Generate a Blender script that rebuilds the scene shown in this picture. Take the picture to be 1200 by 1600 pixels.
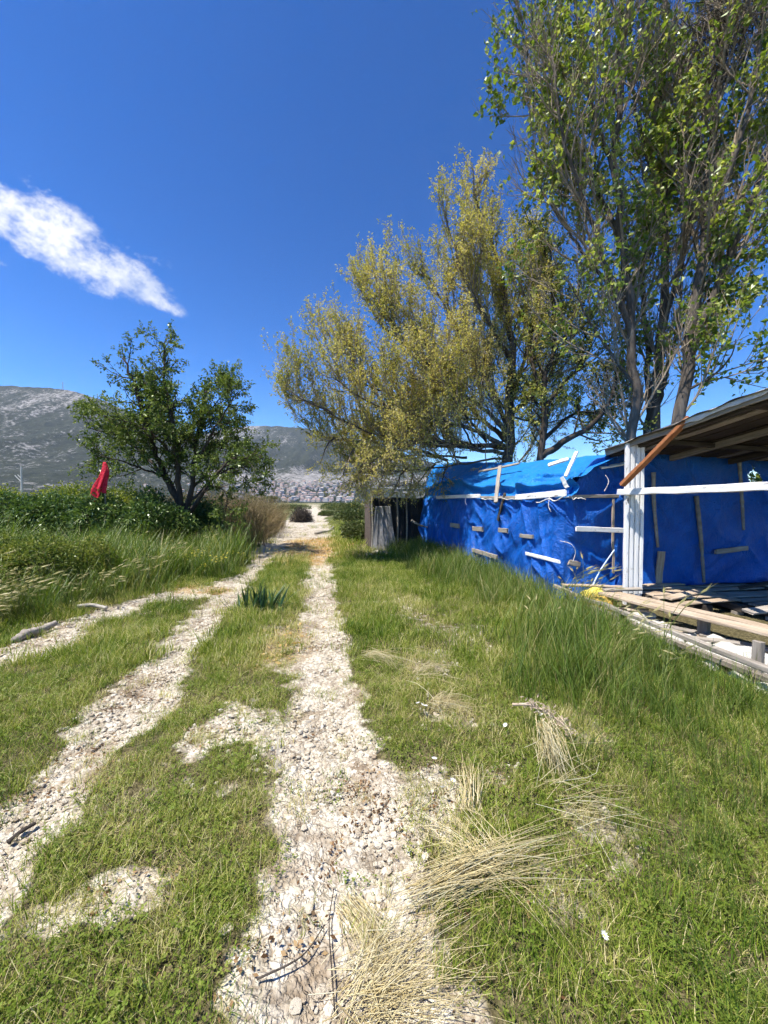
import bpy, bmesh, math, random
import numpy as np
from mathutils import Vector, Matrix, Euler

R = math.radians
for o in list(bpy.data.objects):
    bpy.data.objects.remove(o)
S = bpy.context.scene
COL = S.collection
rng = np.random.default_rng(7)
random.seed(7)

# ------------------------------------------------------------------ camera
EYE = 1.55
PITCH = math.atan(15 / 600)
cam_d = bpy.data.cameras.new('camera')
cam_d.sensor_fit = 'HORIZONTAL'
cam_d.sensor_width = 36
cam_d.lens = 18.0
cam_d.clip_start = 0.05
cam_d.clip_end = 30000
cam = bpy.data.objects.new('camera', cam_d)
COL.objects.link(cam)
cam.location = (0, 0, EYE)
cam.rotation_euler = (R(90) - PITCH, 0, 0)
S.camera = cam

# ------------------------------------------------------------------ sun + sky
SUN_DIR = Vector((-0.40, -0.24, 1.0)).normalized()      # towards the sun
sun_d = bpy.data.lights.new('sun', 'SUN')
sun_d.energy = 5.0
sun_d.angle = R(0.53)
sun_d.color = (1.0, 0.95, 0.87)
sun = bpy.data.objects.new('sun', sun_d)
COL.objects.link(sun)
sun.rotation_euler = (-SUN_DIR).to_track_quat('-Z', 'Y').to_euler()
W = bpy.data.worlds.new('World')
S.world = W
W.cycles.sampling_method = 'MANUAL'
W.cycles.sample_map_resolution = 512
W.use_nodes = True
wt = W.node_tree
wt.nodes.clear()
wl = wt.links.new


def wn(t, **k):
    n = wt.nodes.new(t)
    for a, b in k.items():
        setattr(n, a, b)
    return n


def wmath(op, a, b=None, clamp=False):
    n = wn('ShaderNodeMath', operation=op, use_clamp=clamp)
    for i, v in enumerate((a, b)):
        if v is None:
            continue
        if isinstance(v, (int, float)):
            n.inputs[i].default_value = v
        else:
            wl(v, n.inputs[i])
    return n.outputs[0]


sky = wn('ShaderNodeTexSky', sky_type='NISHITA', sun_disc=False)
sky.sun_elevation = math.asin(SUN_DIR.z)
sky.sun_rotation = math.atan2(SUN_DIR.x, SUN_DIR.y)
sky.altitude = 900
sky.air_density = 1.0
sky.dust_density = 0.25
sky.ozone_density = 3.0
hs = wn('ShaderNodeHueSaturation')
hs.inputs['Hue'].default_value = 0.503
hs.inputs['Saturation'].default_value = 1.17
hs.inputs['Value'].default_value = 1.0
gm = wn('ShaderNodeGamma')
gm.inputs[1].default_value = 1.5
wl(sky.outputs[0], gm.inputs[0])
wl(gm.outputs[0], hs.inputs['Color'])
# one drifting fair-weather cloud, low in the sky to the left
geo = wn('ShaderNodeTexCoord')
sep = wn('ShaderNodeSeparateXYZ')
wl(geo.outputs['Generated'], sep.inputs[0])
dy = wmath('MAXIMUM', sep.outputs[1], 0.02)
u = wmath('DIVIDE', sep.outputs[0], dy)
v = wmath('DIVIDE', sep.outputs[2], dy)
ang = R(-29)
cu, cv = -0.83, 0.665
du = wmath('SUBTRACT', u, cu)
dv = wmath('SUBTRACT', v, cv)
ca, sa = math.cos(ang), math.sin(ang)
along = wmath('ADD', wmath('MULTIPLY', du, ca), wmath('MULTIPLY', dv, sa))
across = wmath('SUBTRACT', wmath('MULTIPLY', dv, ca), wmath('MULTIPLY', du, sa))
cmb = wn('ShaderNodeCombineXYZ')
wl(wmath('MULTIPLY', along, 0.62), cmb.inputs[0])
wl(across, cmb.inputs[1])


def wnoise(scale, det, rough, off):
    n = wn('ShaderNodeTexNoise')
    n.inputs['Scale'].default_value = scale
    n.inputs['Detail'].default_value = det
    n.inputs['Roughness'].default_value = rough
    a = wn('ShaderNodeVectorMath', operation='ADD')
    wl(cmb.outputs[0], a.inputs[0])
    a.inputs[1].default_value = (off, off * 0.7, 0.3)
    wl(a.outputs[0], n.inputs['Vector'])
    return n.outputs['Fac']


# half width narrows towards the right end
hw = wmath('SUBTRACT', 0.074, wmath('MULTIPLY', along, 0.15))
hw = wmath('MAXIMUM', hw, 0.032)
q = wmath('DIVIDE', across, hw)
q2 = wmath('MULTIPLY', q, q)
# closes past both ends
er = wmath('MAXIMUM', wmath('SUBTRACT', along, 0.27), 0.0)
e2 = wmath('MULTIPLY', wmath('MULTIPLY', er, er), 75.0)
el_ = wmath('MAXIMUM', wmath('SUBTRACT', -0.45, along), 0.0)
e3 = wmath('MULTIPLY', wmath('MULTIPLY', el_, el_), 30.0)
body = wmath('SUBTRACT', 1.0, wmath('ADD', wmath('ADD', wmath('MULTIPLY', q2, 0.8), e2), e3))
qa = wmath('DIVIDE', wmath('ADD', across, 0.118), 0.026)
qb = wmath('DIVIDE', wmath('ADD', along, 0.17), 0.10)
body2 = wmath('SUBTRACT', 0.7, wmath('ADD', wmath('MULTIPLY', qa, qa), wmath('MULTIPLY', qb, qb)))
body = wmath('MAXIMUM', body, body2)
qa = wmath('DIVIDE', wmath('SUBTRACT', across, 0.075), 0.03)
qb = wmath('DIVIDE', wmath('SUBTRACT', along, 0.16), 0.14)
body3 = wmath('SUBTRACT', -0.15, wmath('ADD', wmath('MULTIPLY', qa, qa), wmath('MULTIPLY', qb, qb)))
body = wmath('MAXIMUM', body, wmath('MAXIMUM', body3, -6.0))
n1 = wnoise(6.0, 8, 0.62, 2.3)
n2 = wnoise(21.0, 6, 0.65, 5.1)
edge = wmath('ADD', wmath('MULTIPLY', wmath('SUBTRACT', n1, 0.50), 9.5), wmath('MULTIPLY', wmath('SUBTRACT', n2, 0.5), 3.0))
den = wmath('ADD', wmath('MULTIPLY', body, 1.2), edge)
den = wmath('MULTIPLY', den, wmath('GREATER_THAN', sep.outputs[1], 0.1))
cr = wn('ShaderNodeMapRange', interpolation_type='SMOOTHSTEP')
cr.inputs['From Min'].default_value = -0.05
cr.inputs['From Max'].default_value = 2.1
wl(den, cr.inputs['Value'])
n3 = wnoise(9.0, 5, 0.55, 9.7)
cc = wn('ShaderNodeMix', data_type='RGBA')
cc.inputs['A'].default_value = (7.6, 8.3, 9.8, 1)
cc.inputs['B'].default_value = (11.6, 11.6, 11.7, 1)
m3 = wn('ShaderNodeMapRange')
m3.inputs['From Min'].default_value = 0.36
m3.inputs['From Max'].default_value = 0.56
wl(n3, m3.inputs['Value'])
wl(m3.outputs[0], cc.inputs['Factor'])
cm = wn('ShaderNodeMix', data_type='RGBA')
wl(wmath('MULTIPLY', cr.outputs[0], 0.95), cm.inputs['Factor'])
wl(hs.outputs[0], cm.inputs['A'])
wl(cc.outputs['Result'], cm.inputs['B'])
bg = wn('ShaderNodeBackground')
bg.inputs['Strength'].default_value = 0.055
wl(cm.outputs['Result'], bg.inputs['Color'])
wo = wn('ShaderNodeOutputWorld')
wl(bg.outputs[0], wo.inputs['Surface'])

vs = S.view_settings
vs.view_transform = 'Standard'
vs.look = 'None'
vs.exposure = 0.92
vs.gamma = 1.0
vs.use_curve_mapping = False
S.cycles.max_bounces = 4
S.cycles.diffuse_bounces = 2
S.cycles.glossy_bounces = 2
S.cycles.transmission_bounces = 3
S.cycles.transparent_max_bounces = 4
S.cycles.volume_bounces = 0
S.cycles.use_light_tree = False
S.cycles.use_adaptive_sampling = True
S.cycles.adaptive_threshold = 0.04
S.cycles.use_denoising = True
S.cycles.sample_clamp_indirect = 4.0

# ------------------------------------------------------------------ helpers
cp_, sp_ = math.cos(PITCH), math.sin(PITCH)


def P(px, py, d):
    """world point that stands d metres ahead, found from a reading taken in the photograph"""
    x = (px - 600) / 600
    y = (800 - py) / 600
    v = Vector((x, cp_ + y * sp_, -sp_ + y * cp_))
    k = d / v.y
    return Vector((v.x * k, d, EYE + v.z * k))


def hash2(ix, iy, s):
    h = (ix.astype(np.int64) * 374761393 + iy.astype(np.int64) * 668265263 + s * 1442695041) & 0xffffffff
    h = ((h ^ (h >> 13)) * 1274126177) & 0xffffffff
    h = h ^ (h >> 16)
    return (h & 0xffff) / 65535.0


def vnoise(x, y, s=0):
    x = np.asarray(x, float)
    y = np.asarray(y, float)
    ix = np.floor(x)
    iy = np.floor(y)
    fx = x - ix
    fy = y - iy
    fx = fx * fx * (3 - 2 * fx)
    fy = fy * fy * (3 - 2 * fy)
    a = hash2(ix, iy, s)
    b = hash2(ix + 1, iy, s)
    c = hash2(ix, iy + 1, s)
    d = hash2(ix + 1, iy + 1, s)
    return (a * (1 - fx) + b * fx) * (1 - fy) + (c * (1 - fx) + d * fx) * fy


def fbm(x, y, oct=4, s=0, gain=0.5):
    t = 0.0
    a = 1.0
    n = 0.0
    x = np.asarray(x, float)
    y = np.asarray(y, float)
    for i in range(oct):
        t = t + a * vnoise(x + 17.3 * i, y - 9.1 * i, s + i)
        n += a
        a *= gain
        x = x * 2.03
        y = y * 2.03
    return t / n          # 0..1


def sstep(a, b, x):
    t = np.clip((np.asarray(x, float) - a) / (b - a), 0, 1)
    return t * t * (3 - 2 * t)


def mesh_np(name, V, faces, smooth=False, attrs=None, mats=None, midx=None):
    """faces: list of int arrays (n,k)."""
    V = np.asarray(V, np.float32)
    me = bpy.data.meshes.new(name)
    faces = [np.asarray(f, np.int32) for f in faces if len(f)]
    nl = sum(f.size for f in faces)
    nf = sum(len(f) for f in faces)
    me.vertices.add(len(V))
    me.vertices.foreach_set('co', V.ravel())
    if nf:
        me.loops.add(nl)
        me.loops.foreach_set('vertex_index', np.concatenate([f.ravel() for f in faces]))
        me.polygons.add(nf)
        tot = np.concatenate([np.full(len(f), f.shape[1], np.int32) for f in faces])
        st = np.concatenate([[0], np.cumsum(tot)[:-1]]).astype(np.int32)
        me.polygons.foreach_set('loop_start', st)
        if midx is not None:
            me.polygons.foreach_set('material_index', np.asarray(midx, np.int32))
        me.polygons.foreach_set('use_smooth', np.full(nf, bool(smooth)))
    for k, (typ, dom, arr) in (attrs or {}).items():
        a = me.attributes.new(k, typ, dom)
        key = 'vector' if typ == 'FLOAT_VECTOR' else 'value'
        a.data.foreach_set(key, np.asarray(arr).ravel())
    me.update(calc_edges=True)
    me.validate()
    for m in (mats or []):
        me.materials.append(m)
    return me


def link(name, me, parent=None, loc=None, mat=None):
    o = bpy.data.objects.new(name, me)
    COL.objects.link(o)
    if loc is not None:
        o.location = loc
    if parent is not None:
        o.parent = parent
    if mat is not None and me is not None and not me.materials:
        me.materials.append(mat)
    return o


def tag(o, label=None, cat=None, group=None, kind=None):
    if label:
        o['label'] = label
    if cat:
        o['category'] = cat
    if group:
        o['group'] = group
    if kind:
        o['kind'] = kind
    return o


def thing(name, label, cat, loc=(0, 0, 0), group=None):
    o = bpy.data.objects.new(name, None)
    o.empty_display_size = 0.1
    COL.objects.link(o)
    o.location = loc
    return tag(o, label, cat, group)


class MB:
    """collects vertices and faces for one mesh"""

    def __init__(self):
        self.V = []
        self.F = {}
        self.M = {}
        self.n = 0

    def add(self, V, F, mi=0):
        V = np.asarray(V, float)
        F = np.asarray(F, int)
        if not len(F):
            return
        k = F.shape[1]
        self.F.setdefault(k, []).append(F + self.n)
        self.M.setdefault(k, []).append(np.full(len(F), mi))
        self.V.append(V)
        self.n += len(V)

    def mesh(self, name, mats=None, smooth=False):
        V = np.concatenate(self.V)
        ks = sorted(self.F)
        return mesh_np(name, V, [np.concatenate(self.F[k]) for k in ks], smooth, None, mats,
                       np.concatenate([np.concatenate(self.M[k]) for k in ks]))


def tubes(paths, radii, sides):
    """paths (N,n,3), radii (N,n) -> V, F quads"""
    paths = np.asarray(paths, float)
    radii = np.asarray(radii, float)
    N, n, _ = paths.shape
    t = np.gradient(paths, axis=1)
    t /= np.linalg.norm(t, axis=2, keepdims=True) + 1e-9
    ref = np.zeros((N, 1, 3))
    ref[:, 0, :] = (0.31, 0.87, 0.39)
    m = np.abs((t[:, :1] * ref).sum(-1)) > 0.9
    ref[m[:, 0], 0, :] = (0.9, -0.2, 0.3)
    a = np.cross(t, ref)
    a /= np.linalg.norm(a, axis=2, keepdims=True) + 1e-9
    b = np.cross(t, a)
    th = np.arange(sides) * 2 * math.pi / sides
    ring = (a[:, :, None, :] * np.cos(th)[None, None, :, None] + b[:, :, None, :] * np.sin(th)[None, None, :, None])
    V = paths[:, :, None, :] + ring * radii[:, :, None, None]
    idx = np.arange(N * n * sides).reshape(N, n, sides)
    i0 = idx[:, :-1]
    i1 = idx[:, 1:]
    F = np.stack([i0, np.roll(i0, -1, 2), np.roll(i1, -1, 2), i1], -1).reshape(-1, 4)
    return V.reshape(-1, 3), F


def resample(pts, n):
    pts = np.asarray(pts, float)
    s = np.concatenate([[0], np.cumsum(np.linalg.norm(np.diff(pts, axis=0), axis=1))])
    q = np.linspace(0, s[-1], n)
    return np.stack([np.interp(q, s, pts[:, i]) for i in range(3)], 1)


def smooth_path(pts, n):
    """Catmull-Rom through control points"""
    pts = np.asarray([tuple(p) for p in pts], float)
    if len(pts) < 3:
        return resample(pts, n)
    p = np.concatenate([[2 * pts[0] - pts[1]], pts, [2 * pts[-1] - pts[-2]]])
    out = []
    for i in range(1, len(p) - 2):
        t = np.linspace(0, 1, 9)[:-1, None]
        out.append(0.5 * (2 * p[i] + (p[i + 1] - p[i - 1]) * t + (2 * p[i - 1] - 5 * p[i] + 4 * p[i + 1] - p[i + 2]) * t ** 2
                          + (3 * p[i] - p[i - 1] - 3 * p[i + 1] + p[i + 2]) * t ** 3))
    out.append(pts[-1:])
    return resample(np.concatenate(out), n)


# ------------------------------------------------------------------ materials
class Mat:
    def __init__(self, name):
        self.m = bpy.data.materials.new(name)
        self.m.use_nodes = True
        self.t = self.m.node_tree
        self.t.nodes.clear()
        self.out = self.n('ShaderNodeOutputMaterial')

    def n(self, t, ins=None, **k):
        n = self.t.nodes.new(t)
        for a, b in k.items():
            setattr(n, a, b)
        for a, b in (ins or {}).items():
            self.put(n.inputs[a], b)
        return n

    def put(self, sock, v):
        if isinstance(v, bpy.types.NodeSocket):
            self.t.links.new(v, sock)
        else:
            if sock.type == 'RGBA' and len(v) == 3:
                v = (*v, 1)
            sock.default_value = v

    def math(self, op, a, b=0.0, clamp=False):
        n = self.n('ShaderNodeMath', operation=op, use_clamp=clamp)
        self.put(n.inputs[0], a)
        self.put(n.inputs[1], b)
        return n.outputs[0]

    def attr(self, name, typ='GEOMETRY', out='Fac'):
        return self.n('ShaderNodeAttribute', attribute_name=name, attribute_type=typ).outputs[out]

    def noise(self, vec, scale, det=3, rough=0.55, dist=0.0, out='Fac'):
        n = self.n('ShaderNodeTexNoise', {'Scale': scale, 'Detail': det, 'Roughness': rough, 'Distortion': dist})
        if vec is not None:
            self.put(n.inputs['Vector'], vec)
        return n.outputs[out]

    def ramp(self, fac, stops):
        n = self.n('ShaderNodeValToRGB', {'Fac': fac})
        e = n.color_ramp.elements
        while len(e) < len(stops):
            e.new(0.5)
        for i, (p, c) in enumerate(stops):
            e[i].position = p
            e[i].color = (*c, 1) if not isinstance(c, (int, float)) else (c, c, c, 1)
        return n.outputs[0]

    def mix(self, f, a, b, mode='MIX'):
        n = self.n('ShaderNodeMix', data_type='RGBA', blend_type=mode)
        self.put(n.inputs['Factor'], f)
        self.put(n.inputs['A'], a)
        self.put(n.inputs['B'], b)
        return n.outputs['Result']

    def scale(self, vec, s):
        n = self.n('ShaderNodeVectorMath', operation='MULTIPLY')
        self.put(n.inputs[0], vec)
        n.inputs[1].default_value = s
        return n.outputs[0]

    def rng(self, v, a, b, c=0.0, d=1.0):
        n = self.n('ShaderNodeMapRange', {'Value': v, 'From Min': a, 'From Max': b, 'To Min': c, 'To Max': d})
        return n.outputs[0]

    def bump(self, h, strength=0.5, dist=0.01, normal=None):
        n = self.n('ShaderNodeBump', {'Height': h, 'Strength': strength, 'Distance': dist})
        if normal is not None:
            self.put(n.inputs['Normal'], normal)
        return n.outputs[0]

    def pbr(self, color, rough=0.8, normal=None, spec=0.3, **k):
        n = self.n('ShaderNodeBsdfPrincipled', {'Base Color': color, 'Roughness': rough, 'Specular IOR Level': spec})
        for a, b in k.items():
            self.put(n.inputs[a], b)
        if normal is not None:
            self.put(n.inputs['Normal'], normal)
        self.t.links.new(n.outputs[0], self.out.inputs['Surface'])
        return self.m

    def leafy(self, color, trans=0.35, tcol=None, gloss=0.08, rough=0.45):
        d = self.n('ShaderNodeBsdfDiffuse', {'Color': color})
        t = self.n('ShaderNodeBsdfTranslucent', {'Color': tcol if tcol is not None else color})
        m = self.n('ShaderNodeMixShader', {0: trans})
        self.t.links.new(d.outputs[0], m.inputs[1])
        self.t.links.new(t.outputs[0], m.inputs[2])
        g = self.n('ShaderNodeBsdfGlossy', {'Color': (0.85, 0.9, 0.75, 1), 'Roughness': rough})
        fr = self.n('ShaderNodeLayerWeight', {'Blend': 0.35})
        f = self.math('MULTIPLY', fr.outputs['Fresnel'], gloss)
        f2 = self.math('ADD', f, gloss * 0.15)
        m2 = self.n('ShaderNodeMixShader', {0: f2})
        self.t.links.new(m.outputs[0], m2.inputs[1])
        self.t.links.new(g.outputs[0], m2.inputs[2])
        self.t.links.new(m2.outputs[0], self.out.inputs['Surface'])
        return self.m


def leaf_mat(name, stops, attr_typ='GEOMETRY', trans=0.35, gloss=0.08, rough=0.45, tgain=(1.25, 1.3, 0.6)):
    M = Mat(name)
    f = M.attr('tint', attr_typ)
    if attr_typ == 'INSTANCER':
        f = M.math('ADD', f, M.attr('bt'))
    c = M.ramp(f, stops)
    tc = M.mix(1.0, c, (*tgain, 1), 'MULTIPLY')
    return M.leafy(c, trans, tc, gloss, rough)


def wood_mat(name, stops, grain=(3, 42, 42), rough=0.85, flake=None, bumpd=0.003):
    M = Mat(name)
    tc = M.n('ShaderNodeTexCoord').outputs['Object']
    oi = M.n('ShaderNodeObjectInfo').outputs['Random']
    off = M.n('ShaderNodeVectorMath', operation='ADD')
    M.put(off.inputs[0], tc)
    cmb_ = M.n('ShaderNodeCombineXYZ', {0: M.math('MULTIPLY', oi, 31.0), 1: M.math('MULTIPLY', oi, 17.0), 2: 0.0})
    M.put(off.inputs[1], cmb_.outputs[0])
    v = off.outputs[0]
    g = M.noise(M.scale(v, grain), 1.0, 5, 0.65, 0.4)
    b = M.noise(v, 2.2, 4, 0.6)
    k = M.math('ADD', M.math('MULTIPLY', g, 0.65), M.math('MULTIPLY', b, 0.35))
    k = M.math('ADD', k, M.math('MULTIPLY', M.math('SUBTRACT', oi, 0.5), 0.12))
    c = M.ramp(k, stops)
    if flake:
        fl = M.noise(M.scale(v, (5, 22, 22)), 1.0, 6, 0.7)
        f = M.rng(fl, flake[0], flake[0] + 0.05)
        c = M.mix(f, c, flake[1])
    nrm = M.bump(g, 0.7, bumpd)
    return M.pbr(c, rough, nrm, 0.2)


def plain_mat(name, c1, c2, scale=8, rough=0.8, bumpd=0.004, spec=0.25):
    M = Mat(name)
    tc = M.n('ShaderNodeTexCoord').outputs['Object']
    n = M.noise(tc, scale, 6, 0.62)
    c = M.mix(M.rng(n, 0.3, 0.7), c1, c2)
    return M.pbr(c, rough, M.bump(n, 0.6, bumpd), spec)

# ================================================================== the ground plan
def x_right(y):
    return 0.08 - 0.18 * y + 0.05 * np.sin(y * 0.9) * np.exp(-y * 0.1)


def seg_dist(x, y, pts):
    d = np.full(np.shape(x), 1e9)
    for (a, b) in zip(pts[:-1], pts[1:]):
        ax, ay = a
        bx, by = b
        t = np.clip(((x - ax) * (bx - ax) + (y - ay) * (by - ay)) / ((bx - ax) ** 2 + (by - ay) ** 2), 0, 1)
        d = np.minimum(d, np.hypot(x - ax - t * (bx - ax), y - ay - t * (by - ay)))
    return d


def bare_map(x, y):
    """1 where stones and soil lie open, 0 under grass"""
    x = np.asarray(x, float)
    y = np.asarray(y, float)
    xr = x_right(y)
    n = (fbm(x * 2.1, y * 2.1, 4, 11) - 0.5)
    n2 = (fbm(x * 6.0, y * 6.0, 3, 23) - 0.5)
    wr = 0.27 + 0.07 * sstep(2.9, 1.9, y) + 0.03 * sstep(6, 12, y)
    ar = 1 - sstep(-0.07, 0.09, np.abs(x - xr) - wr - 0.26 * n - 0.26 * n2)
    wl_ = 0.24
    al = 1 - sstep(-0.07, 0.09, np.abs(x - xr + 1.5) - wl_ - 0.26 * n - 0.26 * n2)
    # past the shed the whole lane is open
    cx = -0.18 * y - 0.72
    hw = 1.2 + 0.5 * sstep(12, 26, y)
    far = sstep(9.8, 11.6, y + n * 2.4) * (1 - sstep(-0.2, 0.25, np.abs(x - cx) - hw - 1.0 * n))
    b = np.maximum(np.maximum(ar, al), far)
    n3 = (fbm(x * 14.0, y * 14.0, 3, 29) - 0.5)
    for (px, py, rx, ry, k) in ((-1.02, 1.48, .22, .08, .62), (-1.2, 1.4, .12, .07, .6), (-1.0, 2.5, .24, .36, .68), (-.74, 2.42, .2, .42, .62), (-1.3, 1.85, .14, .2, .3), (.24, 1.95, .2, .3, .55),
                                (-1.15, 4.3, .3, .6, .45), (-.18, 1.35, .32, .3, .9), (-.95, 3.6, .22, .4, .5),
                                (.62, 2.2, .2, .2, .35), (.5, 2.75, .25, .3, .42), (.45, 3.6, .3, .5, .4), (1.05, 1.75, .2, .15, .4), (.75, 1.5, .18, .12, .42), (1.3, 2.6, .2, .2, .36), (.95, 4.4, .4, .5, .36), (.3, 5.6, .4, .7, .4)):
        r = np.hypot((x - px) / rx, (y - py) / ry)
        b = np.maximum(b, k * (1 - sstep(0.65, 1.25, r + 1.5 * n + 1.3 * n2 + 1.0 * n3)))
    bar = seg_dist(x, y, [(-4.6, 3.3), (-3.7, 3.9), (-3.95, 5.0), (-3.75, 6.0), (-3.2, 6.7), (-2.9, 7.6)])
    b = np.maximum(b, 1 - sstep(-0.1, 0.2, bar - 0.27 - 0.6 * n - .4 * n2))
    bar2 = seg_dist(x, y, [(-7.4, 11.5), (-5.6, 13.5), (-4.4, 15)])
    b = np.maximum(b, 0.8 * (1 - sstep(-0.1, 0.4, bar2 - 0.5 - 0.9 * n)))
    return np.clip(b, 0, 1)


def husk_map(x, y):
    """fallen orange-brown catkin husks on the lane"""
    n = fbm(x * 1.3, y * 1.3, 4, 41) - 0.5
    r = np.hypot((x + 2.35) / 1.5, (y - 13.5) / 4.2)
    a = 1 - sstep(0.55, 1.1, r + 0.9 * n)
    r2 = np.hypot((x + 3.2) / 0.6, (y - 6.75) / 0.35)
    r3 = np.hypot((x + 1.1) / 0.35, (y - 4.2) / 0.7)
    return np.maximum(np.maximum(a, 0.7 * (1 - sstep(0.5, 1.1, r2 + n))), 0.5 * (1 - sstep(0.4, 1.1, r3 + n)))


def gz(x, y):
    x = np.asarray(x, float)
    y = np.asarray(y, float)
    xr = x_right(y)
    near = sstep(60, 20, np.hypot(x, y))
    rut = 0.045 * np.exp(-((x - xr) / 0.28) ** 2) + 0.04 * np.exp(-((x - xr + 1.5) / 0.28) ** 2)
    z = -rut * sstep(24, 10, y)
    z = z + near * (0.09 * (fbm(x * 0.35, y * 0.35, 3, 3) - 0.5) + 0.035 * (fbm(x * 1.9, y * 1.9, 3, 5) - 0.5))
    # the verge on the left stands a little higher, a bank under the reeds
    z = z + near * 0.16 * sstep(-4.2, -6.5, x + 0.18 * y * 0.6)
    z = z + near * 0.10 * sstep(0.6, 2.6, x) * sstep(9, 3, y)
    return z


def gz1(x, y):
    return float(gz(np.array([x]), np.array([y]))[0])


def spaced(lo, hi, step, far, growth=1.14):
    c = list(np.arange(lo, hi + step / 2, step))
    s = step
    while c[-1] < far[1]:
        s *= growth
        c.append(c[-1] + s)
    s = step
    pre = []
    x = lo
    while x > far[0]:
        s *= growth
        x -= s
        pre.append(x)
    return np.array(pre[::-1] + c)


def grid_mesh(xs, ys, z):
    nx, ny = len(xs), len(ys)
    X, Y = np.meshgrid(xs, ys)
    V = np.stack([X, Y, z], -1).reshape(-1, 3)
    i = np.arange(nx * ny).reshape(ny, nx)
    F = np.stack([i[:-1, :-1], i[:-1, 1:], i[1:, 1:], i[1:, :-1]], -1).reshape(-1, 4)
    return V, F


gx = spaced(-4.6, 3.6, 0.026, (-9000, 9000))
gy = spaced(0.2, 8.5, 0.026, (-500, 16000), 1.1)
GX, GY = np.meshgrid(gx, gy)
GB = bare_map(GX, GY)
GZ = gz(GX, GY)
# lumpy stones in the open lane
st = fbm(GX * 13, GY * 13, 3, 61)
st2 = fbm(GX * 34, GY * 34, 2, 71)
nearm = sstep(16, 8, np.hypot(GX, GY))
GZ = GZ + nearm * GB * (0.012 * (sstep(0.38, 0.62, st) - 0.6) + 0.014 * (st2 - 0.5)) + nearm * (1 - GB) * 0.015 * (st - 0.5)
V, F = grid_mesh(gx, gy, GZ)

M = Mat('ground_soil_and_limestone')
pos = M.n('ShaderNodeNewGeometry').outputs['Position']
bare = M.attr('bare')
husk = M.attr('husk')
wob = M.n('ShaderNodeVectorMath', {0: pos, 1: M.scale(M.noise(pos, 17, 2, 0.6, 0, 'Color'), (0.06, 0.06, 0.06))}, operation='ADD').outputs[0]
vo = M.n('ShaderNodeTexVoronoi', {'Vector': wob, 'Scale': 30.0, 'Randomness': 1.0}, feature='F1')
vo2 = M.n('ShaderNodeTexVoronoi', {'Vector': wob, 'Scale': 75.0, 'Randomness': 1.0}, feature='F1')
cellr = M.n('ShaderNodeSeparateColor', {0: vo.outputs['Color']}).outputs[0]
dome = M.rng(vo.outputs['Distance'], 0.25, 0.62, 1.0, 0.0)
dome2 = M.rng(vo2.outputs['Distance'], 0.3, 0.7, 1.0, 0.0)
chip = M.math('MAXIMUM', dome, M.math('MULTIPLY', dome2, 0.7))
patch = M.noise(pos, 2.6, 4, 0.68)
patch2 = M.noise(pos, 0.7, 3, 0.6)
fine = M.noise(pos, 60, 2, 0.7)
stone = M.ramp(M.math('ADD', M.math('MULTIPLY', M.noise(pos, 14, 3, 0.7), 0.7), M.math('MULTIPLY', cellr, 0.3)), [(0.25, (0.31, 0.26, 0.185)), (0.45, (0.49, 0.435, 0.335)), (0.6, (0.60, 0.545, 0.44)), (0.8, (0.68, 0.64, 0.54))])
earth = M.ramp(M.noise(pos, 7, 3, 0.65), [(0.3, (0.12, 0.082, 0.05)), (0.6, (0.27, 0.205, 0.135)), (0.8, (0.40, 0.33, 0.235))])
soilmask = M.rng(M.math('ADD', patch, M.math('MULTIPLY', patch2, 0.35)), 0.50, 0.68, 1.0, 0.0)
open_c = M.mix(M.math('MULTIPLY', M.rng(chip, 0.0, 0.5, 0.35, 1.0), M.math('SUBTRACT', 1.0, M.math('MULTIPLY', soilmask, 0.92))), earth, stone)
litter = M.ramp(M.noise(pos, 38, 3, 0.75), [(0.3, (0.045, 0.036, 0.018)), (0.5, (0.10, 0.085, 0.04)), (0.68, (0.20, 0.17, 0.09)), (0.82, (0.33, 0.28, 0.17))])
fieldc = M.ramp(M.noise(pos, 0.06, 3, 0.6), [(0.35, (0.075, 0.095, 0.028)), (0.55, (0.13, 0.125, 0.05)), (0.7, (0.21, 0.18, 0.09))])
dist = M.n('ShaderNodeVectorMath', {0: pos}, operation='LENGTH').outputs['Value']
under = M.mix(M.rng(dist, 14, 34), litter, fieldc)
bmask = M.math('ADD', bare, M.math('MULTIPLY', M.math('SUBTRACT', M.noise(pos, 11, 3, 0.7), 0.5), 0.75), True)
bmask = M.rng(bmask, 0.3, 0.6)
col = M.mix(bmask, under, open_c)
hc = M.ramp(M.noise(pos, 45, 2, 0.75), [(0.3, (0.20, 0.115, 0.03)), (0.55, (0.42, 0.26, 0.085)), (0.75, (0.52, 0.38, 0.17))])
hm = M.math('MULTIPLY', husk, M.rng(M.noise(pos, 5.0, 3, 0.7), 0.28, 0.6))
col = M.mix(hm, col, hc)
h = M.math('ADD', M.math('MULTIPLY', chip, 1.0), M.math('MULTIPLY', fine, 0.6))
nrm = M.bump(h, 0.8, 0.014)
M.pbr(col, 0.92, nrm, 0.12)
GROUND_MAT = M.m
ground = link('ground', mesh_np('ground', V, [F], True, {'bare': ('FLOAT', 'POINT', GB), 'husk': ('FLOAT', 'POINT', husk_map(GX, GY))}, [GROUND_MAT]))
tag(ground, 'rutted white limestone track and grassy soil running to the plain', None, None, 'structure')

# ================================================================== mountains
def mountain(name, xs, ys, hfun, mat, label):
    X, Y = np.meshgrid(xs, ys)
    Z = hfun(X, Y)
    V, F = grid_mesh(xs, ys, Z)
    o = link(name, mesh_np(name, V, [F], True, None, [mat]))
    return tag(o, label, None, None, 'structure')


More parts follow.
